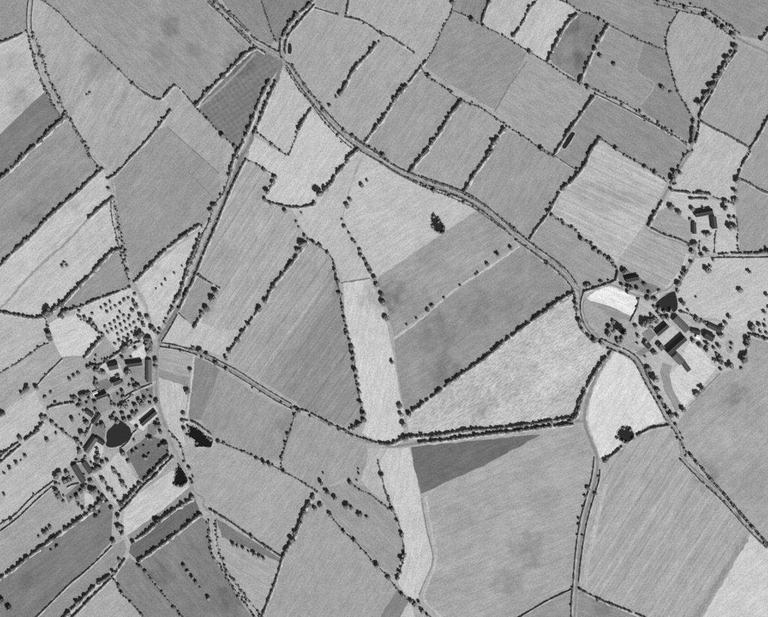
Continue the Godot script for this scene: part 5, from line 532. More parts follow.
	["garden_tree", "crowding the southern farmyard", [-395.9, 206.9, 3.3, -398.4, 215.1, 2.79, -393.1, 213.1, 2.54, -375, 225.4, 3.04, -377.9, 229.3, 2.79, -382.8, 235.2, 3.04, -362.2, 226.9, 3.3, -354.5, 242, 3.04, -349.6, 236.6, 3.04, -358.4, 198.5, 2.79, -354, 199.5, 2.79, -372.7, 185.7, 2.28]],
	["garden_tree", "in the scrub below the farm pond", [326.7, 19.1, 5.58, 331.3, 16.3, 4.06, 338.9, 13.6, 3.04, 333.9, 8.6, 2.54, 342.7, 6.6, 2.54, 348.5, 12.4, 2.28, 354.4, 13.4, 2.28, 335.8, 24.1, 2.03, 327.1, 41.4, 2.79, 317.7, 35.8, 2.03, 316.7, 44.1, 1.9, 313.9, 22.3, 2.54]],
	["garden_tree", "along the farm garden's upper hedge", [390.5, 13.4, 3.04, 397.2, 15.2, 2.28, 402, 18, 2.03, 420.7, 23.6, 2.79, 385.9, 27.9, 2.28, 393.3, 28.9, 2.54, 403, 48.4, 2.28, 415.8, 57.2, 2.54, 434.2, 44.4, 2.03, 433.7, 50.2, 1.9, 411.7, 49.2, 1.9]],
	["bank_tree", "on the bank of the leaf shaped pond", [62, -114.8, 2.26, 61, -102.8, 2.03, 61.6, -100.3, 1.81, 68.1, -95.7, 1.81, 73.4, -94.3, 2.26, 74.3, -100.3, 1.81, 68.1, -108.1, 1.58]],
	["bank_tree", "on the black triangular pond's bank", [-262.1, 219.1, 2.03, -257.4, 221.2, 2.48, -252.3, 221.8, 2.26, -248.4, 219.1, 2.03]],
	["bank_tree", "on the large irregular black pond's bank", [-244.2, 148, 2.03, -249.5, 150.5, 1.81, -244.9, 158.3, 1.81, -233.8, 168.2, 2.03, -216.2, 164.2, 2.03, -207, 165.7, 2.48]],
	["bank_tree", "on the round black pond's bank", [291.2, 162.1, 1.92, 299.7, 149.8, 2.26, 307.8, 151.5, 2.26, 311.1, 162.6, 2.48, 303, 167.4, 2.26, 298.4, 165.4, 2.03]],
]
# buildings: kind, x, z, length, width, turn, eaves, roof reflectance, label
const BUILDINGS := [
	["shed", -332.2, 85.1, 5.52, 3.65, -15, 2.6, 0.22, "small pale roofed shed behind the tree ringed house"],
	["shed", -371.6, 142.7, 6, 4.3, 35, 2.8, 0.05, "tiny dark shed in the village paddock corner"],
	["shed", -351.5, 145.7, 5.76, 4.51, -30, 2.8, 0.05, "tiny dark shed on the village pond's western side"],
	["shed", -395.6, 215.2, 10.8, 4.3, -22, 3.0, 0.05, "slim dark shed west of the southern farmyard"],
	["shed", 336.7, 54.6, 6, 4.3, -40, 2.8, 0.06, "tiny dark shed at the farm's road gate"],
	["shed", -360.4, 105.4, 6, 3.23, -20, 2.6, 0.6, "small white roofed shed beside the dark cottage"],
	["barn", -293.3, 78.1, 27.6, 6.67, 90, 4.0, 0.1, "long barn standing upright beside the village street"],
	["cottage", -311.4, 68.7, 19.2, 6.67, -8, 4.4, 0.035, "dark roofed cottage above the long street barn"],
	["cottage", -337.7, 71.9, 11.52, 8.6, -12, 4.800000000000001, 0.055, "squarish dark house under the orchard hedge"],
	["barn", -293.9, 136.6, 24, 5.8, -41, 3.8, 0.035, "slanting dark barn between street and village pond"],
	["cottage", -352.8, 108.7, 14.4, 6.02, -20, 4.2, 0.03, "dark cottage in the western gardens"],
	["shed", -358.8, 138.2, 14.4, 4.51, -55, 3.1999999999999997, 0.05, "narrow dark shed west of the village pond"],
	["shed", -367.3, 131, 10.2, 4.95, 35, 3.1999999999999997, 0.04, "little dark outbuilding near the western paddock"],
	["cottage", -333.3, 91.2, 10.8, 7.52, -20, 4.4, 0.045, "tree ringed house in the village gardens"],
	["barn", -365.8, 170, 21.6, 6.67, -55, 4.2, 0.085, "main range of the pond farmyard's angled barn"],
	["shed", -354.3, 165.5, 12.6, 4.73, 35, 3.4, 0.03, "side wing of the pond farmyard's angled barn"],
	["barn", -380.8, 206.2, 24, 6.88, 58, 4.2, 0.065, "long dark barn in the southern farmyard"],
	["barn", -370.1, 198.7, 16.2, 5.8, 56, 4.0, 0.06, "shorter barn facing the southern farmyard"],
	["shed", -308.3, 98.1, 9, 4.95, -20, 3.1999999999999997, 0.05, "small shed where the village lane meets the street"],
	["farmhouse", 399.2, -119.4, 21.6, 6.88, -11, 5.0, 0.03, "long dark farmhouse of the outlying farmstead"],
	["barn", 411.7, -107.1, 15, 6.45, 83, 4.2, 0.045, "upright barn beside the outlying farmhouse"],
	["shed", 387.2, -100.5, 14.4, 4.51, 88, 3.4, 0.04, "narrow shed west of the outlying farmyard"],
	["barn", 309.8, -37.5, 16.2, 6.45, -12, 4.2, 0.03, "black roofed barn above the farm loop lane"],
	["barn", 346.7, 26.2, 18, 6.88, -40, 4.4, 0.035, "dark barn at the farm entrance yard"],
	["barn", 370.9, 19.6, 22.2, 8.6, 45, 4.800000000000001, 0.11, "large grey roofed barn below the farm pond"],
	["barn", 364.2, 45.6, 29.4, 8.81, -42, 5.2, 0.032, "great dark barn in the middle of the farm"],
	["shed", 345.4, 47.5, 9.6, 6.24, 48, 3.4, 0.09, "small grey shed beside the great dark barn"],
	["barn", 367.3, 62.9, 13.2, 9.03, 45, 4.0, 0.12, "square grey roofed cattle shed below the great barn"],
	["shed", 376.7, 71.9, 14.4, 5.38, 55, 3.4, 0.06, "lean dark shed beyond the cattle shed"],
	["farmhouse", 405.9, 35, 11.52, 8.6, 25, 5.2, 0.04, "dark square farmhouse among the eastern gardens"],
	["barn", 412.3, 24.2, 18, 5.59, 25, 3.8, 0.05, "long low building behind the square farmhouse"],
	["shed", 389.2, 28.7, 11.04, 4.95, 12, 3.4, 0.03, "dark outhouse beside the bright patch"],
	["shed", 392.2, 35.7, 5.52, 3.65, 25, 2.6, 0.75, "small white roofed shed by the farmhouse"],
	["shed", 328.6, 45.6, 9, 6.02, 42, 3.4, 0.035, "dark shed at the corner of the farm garden"],
]

# ------------------------------------------------------------------ helpers
func lin(t: float) -> float:
	var s := t / 255.0
	return pow((s + 0.055) / 1.055, 2.4) if s > 0.04 else s / 12.92

func albedo_of(t: float) -> float:      # grey level seen on the print -> reflectance of the ground
	return lin(t) * 0.60

func grey(a: float) -> Color:
	return Color(a, a, a).linear_to_srgb()

func numbered(called: String) -> String:
	var k: int = used.get(called, 0)
	used[called] = k + 1
	return called if k == 0 else "%s_%03d" % [called, k]

func top(o: Node3D, called: String, label: String, category: String, group := "", kind := "") -> Node3D:
	o.name = numbered(called)
	add_child(o)
	o.set_meta("label", label)
	o.set_meta("category", category)
	if group != "": o.set_meta("group", group)
	if kind != "": o.set_meta("kind", kind)
	return o

func part(parent: Node3D, called: String, mesh: Mesh, m: Material = null) -> MeshInstance3D:
	var o := MeshInstance3D.new()
	o.name = called
	o.mesh = mesh
	if m != null: o.material_override = m
	parent.add_child(o, true)
	return o

func flat_material(called: String, a: float, rough := 0.95) -> StandardMaterial3D:
	if mats.has(called): return mats[called]
	var m := StandardMaterial3D.new()
	m.resource_name = called
	m.albedo_color = grey(a)
	m.roughness = rough
	m.metallic_specular = 0.2
	mats[called] = m
	return m

func noise_texture(freq: float, octaves: int, low: float, high: float, seed_: int, size: int, normal := false) -> ImageTexture:
	var n := FastNoiseLite.new()
	n.noise_type = FastNoiseLite.TYPE_SIMPLEX_SMOOTH
	n.seed = seed_
	n.frequency = freq
	n.fractal_octaves = octaves
	n.fractal_gain = 0.62
	var img := n.get_seamless_image(size, size)
	img.convert(Image.FORMAT_L8)
	var b := img.get_data()
	for i in b.size():
		b[i] = int(clampf(pow(lerpf(low, high, b[i] / 255.0), 1.0 / 2.2), 0.0, 1.0) * 255.0)
	var out := Image.create_from_data(size, size, false, Image.FORMAT_L8, b)
	out.generate_mipmaps()
	return ImageTexture.create_from_image(out)

func row_texture(rows: int, both: bool, depth: float, size: int, seed_: int) -> ImageTexture:
	var n := FastNoiseLite.new()
	n.seed = seed_
	n.frequency = 0.02
	n.fractal_octaves = 4
	var img := n.get_seamless_image(size, size)
	img.convert(Image.FORMAT_L8)
	var b := img.get_data()
	for y in size:
		for x in size:
			var w := b[y * size + x] / 255.0 - 0.5
			var a := TAU * y / size
			var f := (0.55 * sin(rows * a + w) + 0.5 * sin(int(rows * 0.43) * a + 1.3) + 0.55 * sin(int(rows * 0.71) * a + 4.0 + w * 1.5) + 0.4 * sin(int(rows * 1.57) * a + 2.0)) * (0.45 + 1.1 * absf(w))
			if both: f = 0.9 * sin(rows * a + w) + 0.8 * sin(TAU * rows * x / size + w)
			f = 0.86 + depth * f + 0.18 * w
			b[y * size + x] = int(clampf(pow(f, 1.0 / 2.2), 0.0, 1.0) * 255.0)
	var out := Image.create_from_data(size, size, false, Image.FORMAT_L8, b)
	out.generate_mipmaps()
	return ImageTexture.create_from_image(out)

func ground_material(called: String, streak: Texture2D, grain: Texture2D) -> StandardMaterial3D:
	var m := StandardMaterial3D.new()
	m.resource_name = called
	m.vertex_color_use_as_albedo = true
	m.albedo_texture = streak
	m.roughness = 1.0
	m.metallic_specular = 0.1
	m.detail_enabled = true
	m.detail_albedo = grain
	m.detail_blend_mode = BaseMaterial3D.BLEND_MODE_MUL
	m.detail_uv_layer = BaseMaterial3D.DETAIL_UV_2
	mats[called] = m
	return m

func mesh_of(v: PackedVector3Array, n: PackedVector3Array, c: PackedColorArray, idx: PackedInt32Array, uv := PackedVector2Array(), uv2 := PackedVector2Array()) -> ArrayMesh:
	for i in range(0, idx.size(), 3):      # front faces run clockwise
		var p := v[idx[i]]
		if (v[idx[i + 1]] - p).cross(v[idx[i + 2]] - p).dot(n[idx[i]]) > 0.0:
			var k := idx[i + 1]
			idx[i + 1] = idx[i + 2]
			idx[i + 2] = k
	var a := []
	a.resize(Mesh.ARRAY_MAX)
	a[Mesh.ARRAY_VERTEX] = v
	a[Mesh.ARRAY_NORMAL] = n
	if c.size() == v.size(): a[Mesh.ARRAY_COLOR] = c
	if uv.size() == v.size(): a[Mesh.ARRAY_TEX_UV] = uv
	if uv2.size() == v.size(): a[Mesh.ARRAY_TEX_UV2] = uv2
	a[Mesh.ARRAY_INDEX] = idx
	var m := ArrayMesh.new()
	m.add_surface_from_arrays(Mesh.PRIMITIVE_TRIANGLES, a)
	return m

func points(flat: Array) -> PackedVector2Array:
	var out := PackedVector2Array()
	for i in range(0, flat.size(), 2): out.append(Vector2(flat[i], flat[i + 1]))
	return out

# the same outline with the small wander of a real field edge; it depends on the place alone, so neighbours still meet
func wander(p: PackedVector2Array) -> PackedVector2Array:
	var out := PackedVector2Array()
	for i in p.size():
		var a := p[i]
		var b := p[(i + 1) % p.size()]
		var k := maxi(1, int(a.distance_to(b) / 6.0))
		for j in k:
			var q := a.lerp(b, float(j) / k)
			out.append(q + Vector2(n_mid.get_noise_2d(q.x * 1.3 + 15.0, q.y * 1.3), n_mid.get_noise_2d(q.x * 1.3, q.y * 1.3 + 44.0)) * 1.5)
	return out

func smooth_line(p: PackedVector2Array, step: float) -> PackedVector2Array:
	var out := PackedVector2Array()
	for i in p.size() - 1:
		var a := p[maxi(i - 1, 0)]
		var b := p[i]
		var c := p[i + 1]
		var d := p[mini(i + 2, p.size() - 1)]
		var k := maxi(1, int(b.distance_to(c) / step))
		for j in k: out.append(b.cubic_interpolate(c, a, d, float(j) / k))
	out.append(p[p.size() - 1])
	return out

func even_line(p: PackedVector2Array, step: float) -> PackedVector2Array:
	var out := PackedVector2Array()
	var left := 0.0
	for i in p.size() - 1:
		var l := p[i].distance_to(p[i + 1])
		while left < l:
			out.append(p[i].lerp(p[i + 1], left / l))
			left += step
		left -= l
	out.append(p[p.size() - 1])
	return out

# ------------------------------------------------------------------ fields
func field_colour(x: float, z: float, base: float, ca: float, sa: float, row: float, mottle: float, kind: int) -> Color:
	var u := x * ca + z * sa
	var w := -x * sa + z * ca
	var f := 1.0 + mottle * (1.3 * n_big.get_noise_2d(x, z) + 1.1 * n_mid.get_noise_2d(x, z))
	f += row * (1.1 * n_row.get_noise_2d(u * 0.10 + base * 900.0, w) + 0.9 * n_row.get_noise_2d(u * 0.05 - 300.0, w * 0.36 + base * 500.0))
	if kind == 2: f += row * 0.7 * n_row.get_noise_2d(u, w * 0.1 + 70.0)
	if kind == 1:
		var s := n_row.get_noise_2d(u * 0.16 + 500.0, w * 1.3 + base * 700.0) + 0.5 * n_mid.get_noise_2d(x * 1.5, z * 1.5)
		if s > 0.12: f += row * 1.2 * (s - 0.12)
	for p in PATCHES:
		var dx: float = x - p[0]
		var dz: float = z - p[1]
		var r: float = p[2]
		var q := (dx * dx + dz * dz) / (r * r)
		if q < 2.2:
			q += 0.8 * n_mid.get_noise_2d(x * 1.1 + 90.0, z * 1.1) + 0.5 * n_big.get_noise_2d(x * 2.0, z * 2.0 + 60.0)
			f += p[3] * clampf(1.15 - q, 0.0, 1.0)
	var a := clampf(base * f, 0.02, 0.8)
	return Color(a, a, a)

func field_mesh(poly: PackedVector2Array, y: float, tone: float, angle: float, row: float, mottle: float, kind: int) -> ArrayMesh:
	var v := PackedVector3Array()
	var n := PackedVector3Array()
	var c := PackedColorArray()
	var uv := PackedVector2Array()
	var uv2 := PackedVector2Array()
	var idx := PackedInt32Array()
	var ca := cos(deg_to_rad(angle))
	var sa := sin(deg_to_rad(angle))
	var base := albedo_of(tone) / 0.83
	var box := Rect2(poly[0], Vector2.ZERO)
	for p in poly: box = box.expand(p)
	var x0 := int(floor(box.position.x / CELL))
	var x1 := int(ceil(box.end.x / CELL))
	var z0 := int(floor(box.position.y / CELL))
	var z1 := int(ceil(box.end.y / CELL))
	var edge := {}
	for i in poly.size():
		var a := poly[i]
		var b := poly[(i + 1) % poly.size()]
		var k := int(a.distance_to(b) / (CELL * 0.3)) + 1
		for j in k + 1:
			var q := a.lerp(b, float(j) / k) / CELL
			var gx := int(floor(q.x))
			var gz := int(floor(q.y))
			for ox in [-1, 0, 1]:
				for oz in [-1, 0, 1]: edge[Vector2i(gx + ox, gz + oz)] = true
	var at := {}
	for gz in range(z0, z1):
		for gx in range(x0, x1):
			var cell := PackedVector2Array([Vector2(gx, gz) * CELL, Vector2(gx + 1, gz) * CELL, Vector2(gx + 1, gz + 1) * CELL, Vector2(gx, gz + 1) * CELL])
			var pieces: Array = []
			if edge.has(Vector2i(gx, gz)):
				pieces = Geometry2D.intersect_polygons(cell, poly)
			elif Geometry2D.is_point_in_polygon(cell[0] + Vector2(CELL, CELL) * 0.5, poly):
				pieces = [cell]
			for piece: PackedVector2Array in pieces:
				var tri := PackedInt32Array([0, 1, 2, 0, 2, 3]) if piece.size() == 4 else Geometry2D.triangulate_polygon(piece)
				var ids := PackedInt32Array()
				for q in piece:
					var key := Vector2i(roundi(q.x * 50.0), roundi(q.y * 50.0))
					if not at.has(key):
						at[key] = v.size()
						v.append(Vector3(q.x, y, q.y))
						n.append(Vector3.UP)
						c.append(field_colour(q.x, q.y, base, ca, sa, row, mottle, kind))
						var u := q.x * ca + q.y * sa
						var w := -q.x * sa + q.y * ca
						uv.append(Vector2(u / 110.0, w / 110.0) if kind == 3 else Vector2(u / 330.0, w / 75.0) if kind == 4 else Vector2(u / 230.0, w / (88.0 if kind == 1 else 80.0)))
						uv2.append(q / 90.0)
					ids.append(at[key])
				for t in range(0, tri.size(), 3):
					var i0 := ids[tri[t]]
					var i1 := ids[tri[t + 1]]
					var i2 := ids[tri[t + 2]]
					var cr := (v[i1] - v[i0]).cross(v[i2] - v[i0]).y
					if absf(cr) < 1e-5: continue
					if cr > 0.0: idx.append_array([i0, i2, i1])
					else: idx.append_array([i0, i1, i2])
	if idx.is_empty(): return null
	return mesh_of(v, n, c, idx, uv, uv2)

func cut(whole: PackedVector2Array, hole: PackedVector2Array) -> Array:
	var out := Geometry2D.clip_polygons(whole, hole)
	var ring := false
	for piece in out:
		if Geometry2D.is_polygon_clockwise(piece): ring = true
	if not ring: return out
	# the parcel lies inside: cut the field in two across it first
	var x := 0.0
	for p in hole: x += p.x / hole.size()
	var all: Array = []
	for s in [[-2000.0, x], [x, 2000.0]]:
		var side := PackedVector2Array([Vector2(s[0], -2000), Vector2(s[1], -2000), Vector2(s[1], 2000), Vector2(s[0], 2000)])
		for half in Geometry2D.intersect_polygons(whole, side): all.append_array(Geometry2D.clip_polygons(half, hole))
	return all

func build_fields(ground: Node3D) -> void:
	var done: Array = []
	var boxes: Array = []
	for f in FIELDS:
		var outline := wander(points(f[5]))
		var rest: Array = [outline]
		var box := Rect2(rest[0][0], Vector2.ZERO)
		for p in rest[0]: box = box.expand(p)
		for k in done.size():
			if not box.intersects(boxes[k]): continue
			var next: Array = []
			for r in rest: next.append_array(cut(r, done[k]))
			rest = next
		done.append(outline)
		boxes.append(box)
		for piece in rest:
			var m := field_mesh(piece, FIELD_Y, f[0], f[1], f[2], f[3], f[4])
			if m != null: part(ground, "field", m, mats["field_%d" % f[4]])

# a flat strip of ground along a line, with ragged edges
func strip_mesh(line: PackedVector2Array, width: float, y: float, tone: float, ragged: float) -> ArrayMesh:
	var v := PackedVector3Array()
	var n := PackedVector3Array()
	var c := PackedColorArray()
	var uv := PackedVector2Array()
	var uv2 := PackedVector2Array()
	var idx := PackedInt32Array()
	var base := albedo_of(tone) / 0.83
	var run := 0.0
	for i in line.size():
		var d := (line[mini(i + 1, line.size() - 1)] - line[maxi(i - 1, 0)]).normalized()
		var side := Vector2(-d.y, d.x)
		if i > 0: run += line[i].distance_to(line[i - 1])
		for s in [-1.0, 0.0, 1.0]:
			var p: Vector2 = line[i] + side * s * width * 0.5 * (1.0 + ragged * 2.2 * n_mid.get_noise_2d(line[i].x * 3.0 + s * 400.0, line[i].y * 3.0))
			v.append(Vector3(p.x, y, p.y))
			n.append(Vector3.UP)
			var a := base * (1.0 + 0.22 * n_mid.get_noise_2d(p.x * 2.2, p.y * 2.2) + 0.12 * n_big.get_noise_2d(p.x, p.y))
			c.append(Color(a, a, a))
			uv.append(Vector2(run / 120.0, s * width / 60.0))
			uv2.append(p / 90.0)
		if i > 0:
			for k in 2:
				var q := (i - 1) * 3 + k
				idx.append_array([q, q + 1, q + 3, q + 1, q + 4, q + 3])
	return mesh_of(v, n, c, idx, uv, uv2)

# ------------------------------------------------------------------ foliage
func make_lumps() -> void:
	var dirs: Array = [Vector3.UP, Vector3.DOWN, Vector3.LEFT, Vector3.RIGHT, Vector3.FORWARD, Vector3.BACK]
	var faces: Array = [[0, 3, 5], [0, 5, 2], [0, 2, 4], [0, 4, 3], [1, 5, 3], [1, 2, 5], [1, 4, 2], [1, 3, 4]]
	var mid := {}
	var tri := PackedInt32Array()
	for f in faces:
		var m: Array = []
		for k in 3:
			var a: int = mini(f[k], f[(k + 1) % 3])
			var b: int = maxi(f[k], f[(k + 1) % 3])
			if not mid.has([a, b]):
				mid[[a, b]] = dirs.size()
				dirs.append((dirs[a] + dirs[b]).normalized())
			m.append(mid[[a, b]])
		for t in [[f[0], m[0], m[2]], [m[0], f[1], m[1]], [m[2], m[1], f[2]], [m[0], m[1], m[2]]]: tri.append_array(t)
	for k in 6:
		var v := PackedVector3Array()
		var n := PackedVector3Array()
		for d: Vector3 in dirs:
			v.append(d * rng.randf_range(0.82, 1.08))
			n.append(d)
		lump.append([v, n, tri])

func add_lump(v: PackedVector3Array, n: PackedVector3Array, c: PackedColorArray, idx: PackedInt32Array, at: Vector3, r: Vector3, a: float) -> void:
	var l: Array = lump[rng.randi() % lump.size()]
	var start := v.size()
	var turn := rng.randf() * TAU
	var ca := cos(turn)
	var sa := sin(turn)
	var lv: PackedVector3Array = l[0]
	for i in lv.size():
		var p := lv[i]
		p = Vector3(p.x * ca - p.z * sa, p.y, p.x * sa + p.z * ca) * r
		v.append(at + p)
		n.append((p / (r * r)).normalized())
		var g := a * rng.randf_range(0.8, 1.2)
		c.append(Color(g, g, g))
	for i: int in l[2]: idx.append(start + i)

func add_leaf(v: PackedVector3Array, n: PackedVector3Array, c: PackedColorArray, idx: PackedInt32Array, at: Vector3, out: Vector3, size: float, a: float) -> void:
	var nn := (out + Vector3(rng.randf_range(-1, 1), rng.randf_range(-1, 1), rng.randf_range(-1, 1)) * 0.4).normalized()
	var t := nn.cross(Vector3(rng.randf_range(-1, 1), 0.3, rng.randf_range(-1, 1))).normalized()
	var b := nn.cross(t)
	var s := v.size()
	var w := size * rng.randf_range(0.5, 0.8)
	v.append_array([at - t * size, at + b * w, at + t * size, at - b * w])
	var col := Color(a, a, a)
	for k in 4:
		n.append(nn)
		c.append(col)
	idx.append_array([s, s + 1, s + 2, s, s + 2, s + 3])

# one crown of about radius 1, its middle at height 1.15, made of lobes of leaf clumps
func make_crown(lobes: int, leaves: int, spread: float, low: float, high: float) -> ArrayMesh:
	var v := PackedVector3Array()
	var n := PackedVector3Array()
	var c := PackedColorArray()
	var idx := PackedInt32Array()
	var spots: Array = []
	for k in lobes:
		var t := TAU * k / lobes + rng.randf_range(-0.5, 0.5)
		var d := spread * sqrt(rng.randf_range(0.15, 1.0)) if k > 0 else 0.1
		var r := rng.randf_range(0.36, 0.52)
		var y := rng.randf_range(low, high) - 0.35 * d
		if k == 0: y = high
		spots.append([Vector3(cos(t) * d, y, sin(t) * d), r])
	for s in spots:
		add_lump(v, n, c, idx, s[0], Vector3(s[1], s[1] * 0.9, s[1]) * 0.98, 0.19)
		for k in leaves:
			var d := Vector3(rng.randfn(), rng.randfn() * 0.9 + 0.15, rng.randfn()).normalized()
			var at: Vector3 = s[0] + d * s[1] * rng.randf_range(0.88, 1.14)
			add_leaf(v, n, c, idx, at, d, rng.randf_range(0.06, 0.11), rng.randf_range(0.15, 0.28))
	return mesh_of(v, n, c, idx)

func add_limb(v: PackedVector3Array, n: PackedVector3Array, c: PackedColorArray, idx: PackedInt32Array, a: Vector3, b: Vector3, ra: float, rb: float) -> void:
	var d := (b - a).normalized()
	var s := d.cross(Vector3(0.31, 0.2, 0.9)).normalized()
	var t := d.cross(s)
	var start := v.size()
	for e in 2:
		for k in 6:
			var w := s * cos(TAU * k / 6.0) + t * sin(TAU * k / 6.0)
			v.append((a if e == 0 else b) + w * (ra if e == 0 else rb))
			n.append(w)
			c.append(Color(0.09, 0.09, 0.09))
	for k in 6:
		var p := start + k
		var q := start + (k + 1) % 6
		idx.append_array([p, p + 6, q, q, p + 6, q + 6])

func make_trunk() -> ArrayMesh:
	var v := PackedVector3Array()
	var n := PackedVector3Array()
	var c := PackedColorArray()
	var idx := PackedInt32Array()
	var fork := Vector3(rng.randf_range(-0.06, 0.06), 0.62, rng.randf_range(-0.06, 0.06))
	add_limb(v, n, c, idx, Vector3(0, -0.05, 0), fork, 0.10, 0.07)
	for k in 5:
		var t := TAU * k / 5.0 + rng.randf_range(-0.4, 0.4)
		var e := fork + Vector3(cos(t) * 0.5, rng.randf_range(0.3, 0.75), sin(t) * 0.5)
		add_limb(v, n, c, idx, fork, e, 0.05, 0.02)
	return mesh_of(v, n, c, idx)

func make_foliage() -> void:
	make_lumps()
	for k in 10:
		crowns.append(make_crown(rng.randi_range(7, 10), 46, rng.randf_range(0.55, 0.68), 0.85, 1.5))
		trunks.append(make_trunk())
	for k in 6:
		shrubs.append(make_crown(rng.randi_range(4, 6), 30, rng.randf_range(0.5, 0.62), 0.30, 0.75))
	for k in [["leaf_dark", 0.62], ["leaf_mid", 0.85], ["leaf_pale", 1.1]]:
		var m := StandardMaterial3D.new()
		m.resource_name = k[0]
		m.vertex_color_use_as_albedo = true
		m.albedo_color = grey(k[1] * 0.9)
		m.roughness = 0.85
		m.metallic_specular = 0.15
		m.backlight_enabled = true
		m.backlight = grey(0.05)
		m.cull_mode = BaseMaterial3D.CULL_DISABLED
		mats[k[0]] = m
	var b := StandardMaterial3D.new()
	b.vertex_color_use_as_albedo = true
	b.roughness = 0.95
	mats["bark"] = b

func place_tree(called: String, x: float, z: float, r: float, label: String, category: String, group: String) -> void:
	var o := Node3D.new()
	top(o, called, label, category, group)
	o.position = Vector3(x, 0, z)
	o.rotation.y = rng.randf() * TAU
	var wide := rng.randf_range(0.88, 1.16)
	o.scale = Vector3(r * wide, r * rng.randf_range(0.9, 1.3), r * rng.randf_range(0.88, 1.14))
	var k := rng.randi() % crowns.size()
	var leaf: Material = mats[["leaf_dark", "leaf_mid", "leaf_mid", "leaf_pale"][rng.randi() % 4]]
	part(o, "trunk", trunks[k], mats["bark"])
	part(o, "crown", crowns[k], leaf)

const UNITS := ["", "first", "second", "third", "fourth", "fifth", "sixth", "seventh", "eighth", "ninth", "tenth", "eleventh", "twelfth", "thirteenth", "fourteenth", "fifteenth", "sixteenth", "seventeenth", "eighteenth", "nineteenth"]

func ordinal(k: int) -> String:
	if k < 20: return UNITS[k]
	if k % 10 == 0: return ["twentieth", "thirtieth", "fortieth"][int(k / 10.0) - 2]
	return ["twenty-", "thirty-", "forty-"][int(k / 10.0) - 2] + UNITS[k % 10]

func place_trees(called: String, phrase: String, list: Array) -> void:
	var t: Array = []
	var lo := Vector2(1e9, 1e9)
	var hi := -lo
	for i in range(0, list.size(), 3):
		t.append(Vector3(list[i], list[i + 1], list[i + 2]))
		lo = lo.min(Vector2(list[i], list[i + 1]))
		hi = hi.max(Vector2(list[i], list[i + 1]))
	var down := hi.y - lo.y > hi.x - lo.x
	t.sort_custom(func(a, b): return a.y < b.y if down else a.x < b.x)
	for i in t.size():
		var r: float = t[i].z
		var look := "small" if r < 2.2 else "round" if r < 3.2 else "broad" if r < 4.4 else "large"
		var kind: String = called.replace("_", " ")
		var label := "%s %s %s" % [look, kind, phrase]
		if t.size() > 1: label = "%s %s, %s from the %s %s" % [look, kind.get_slice(" ", 1), ordinal(i + 1), "top" if down else "left", phrase]
		place_tree(called, t[i].x, t[i].y, r, label, "tree", kind + "s " + phrase)

# ------------------------------------------------------------------ hedges
func bank_mesh(line: PackedVector2Array, half: float, high: float) -> ArrayMesh:
	var v := PackedVector3Array()
	var n := PackedVector3Array()
	var c := PackedColorArray()
	var idx := PackedInt32Array()
	for i in line.size():
		var d := (line[mini(i + 1, line.size() - 1)] - line[maxi(i - 1, 0)]).normalized()
		var side := Vector2(-d.y, d.x)
		var wob := 1.0 + 0.9 * n_mid.get_noise_2d(line[i].x * 3.0, line[i].y * 3.0)
		for k in 4:
			var s: float = [-1.0, -0.45, 0.45, 1.0][k]
			var p := line[i] + side * s * half * wob
			var h: float = [0.0, high, high, 0.0][k]
			v.append(Vector3(p.x, h, p.y))
			var up: Vector2 = side * [-0.8, -0.35, 0.35, 0.8][k]
			n.append(Vector3(up.x, 1.0, up.y).normalized())
			var a := albedo_of(174.0) * (1.0 + 0.35 * n_mid.get_noise_2d(p.x * 2.5 + 31.0, p.y * 2.5))
			c.append(Color(a, a, a))
		if i > 0:
			for k in 3:
				var q := (i - 1) * 4 + k
				idx.append_array([q, q + 1, q + 4, q + 1, q + 5, q + 4])
	return mesh_of(v, n, c, idx)

func hedge_mesh(line: PackedVector2Array, w: float, h: float, foot: float, wild: float) -> ArrayMesh:
	var v := PackedVector3Array()
	var n := PackedVector3Array()
	var c := PackedColorArray()
	var idx := PackedInt32Array()
	var walk := even_line(line, w * 0.42)
	for i in walk.size():
		var p := walk[i]
		var g := n_mid.get_noise_2d(p.x * 2.6 + 77.0, p.y * 2.6) * 1.7
		var size := clampf(1.0 + wild * (g + rng.randf_range(-0.35, 0.35)), 0.45, 1.9)
		if g < -0.72 and wild > 0.3: continue
		var at := p + Vector2(rng.randf_range(-1, 1), rng.randf_range(-1, 1)) * w * 0.16
		var hh := h * clampf(size, 0.6, 1.7)
		var ww := w * 0.5 * clampf(size, 0.7, 1.5)
		var tone := 0.15 * rng.randf_range(0.75, 1.3)
		add_lump(v, n, c, idx, Vector3(at.x, foot + hh * 0.45, at.y), Vector3(ww, hh * 0.52, ww), tone)
		for k in 7:
			var d := Vector3(rng.randfn(), absf(rng.randfn()) * 0.9, rng.randfn()).normalized()
			add_leaf(v, n, c, idx, Vector3(at.x, foot + hh * 0.45, at.y) + d * Vector3(ww, hh * 0.52, ww) * rng.randf_range(0.9, 1.18), d, rng.randf_range(0.16, 0.32), rng.randf_range(0.12, 0.23))
	return mesh_of(v, n, c, idx)

func scatter_shrubs(o: Node3D, line: PackedVector2Array, gap: float, r0: float, r1: float, wander: float) -> void:
	var walk := even_line(line, gap)
	for p in walk:
		if rng.randf() < 0.14: continue
		place_shrub(o, p + Vector2(rng.randf_range(-1, 1), rng.randf_range(-1, 1)) * wander, rng.randf_range(r0, r1))

func place_shrub(o: Node3D, p: Vector2, r: float) -> void:
	var s := part(o, "shrub", shrubs[rng.randi() % shrubs.size()], mats[["leaf_dark", "leaf_mid", "leaf_dark", "leaf_mid"][rng.randi() % 4]])
	s.position = Vector3(p.x, -0.05, p.y) - o.position
	s.rotation.y = rng.randf() * TAU
	s.scale = Vector3(r * rng.randf_range(0.85, 1.2), r * rng.randf_range(1.3, 2.0), r * rng.randf_range(0.85, 1.2))

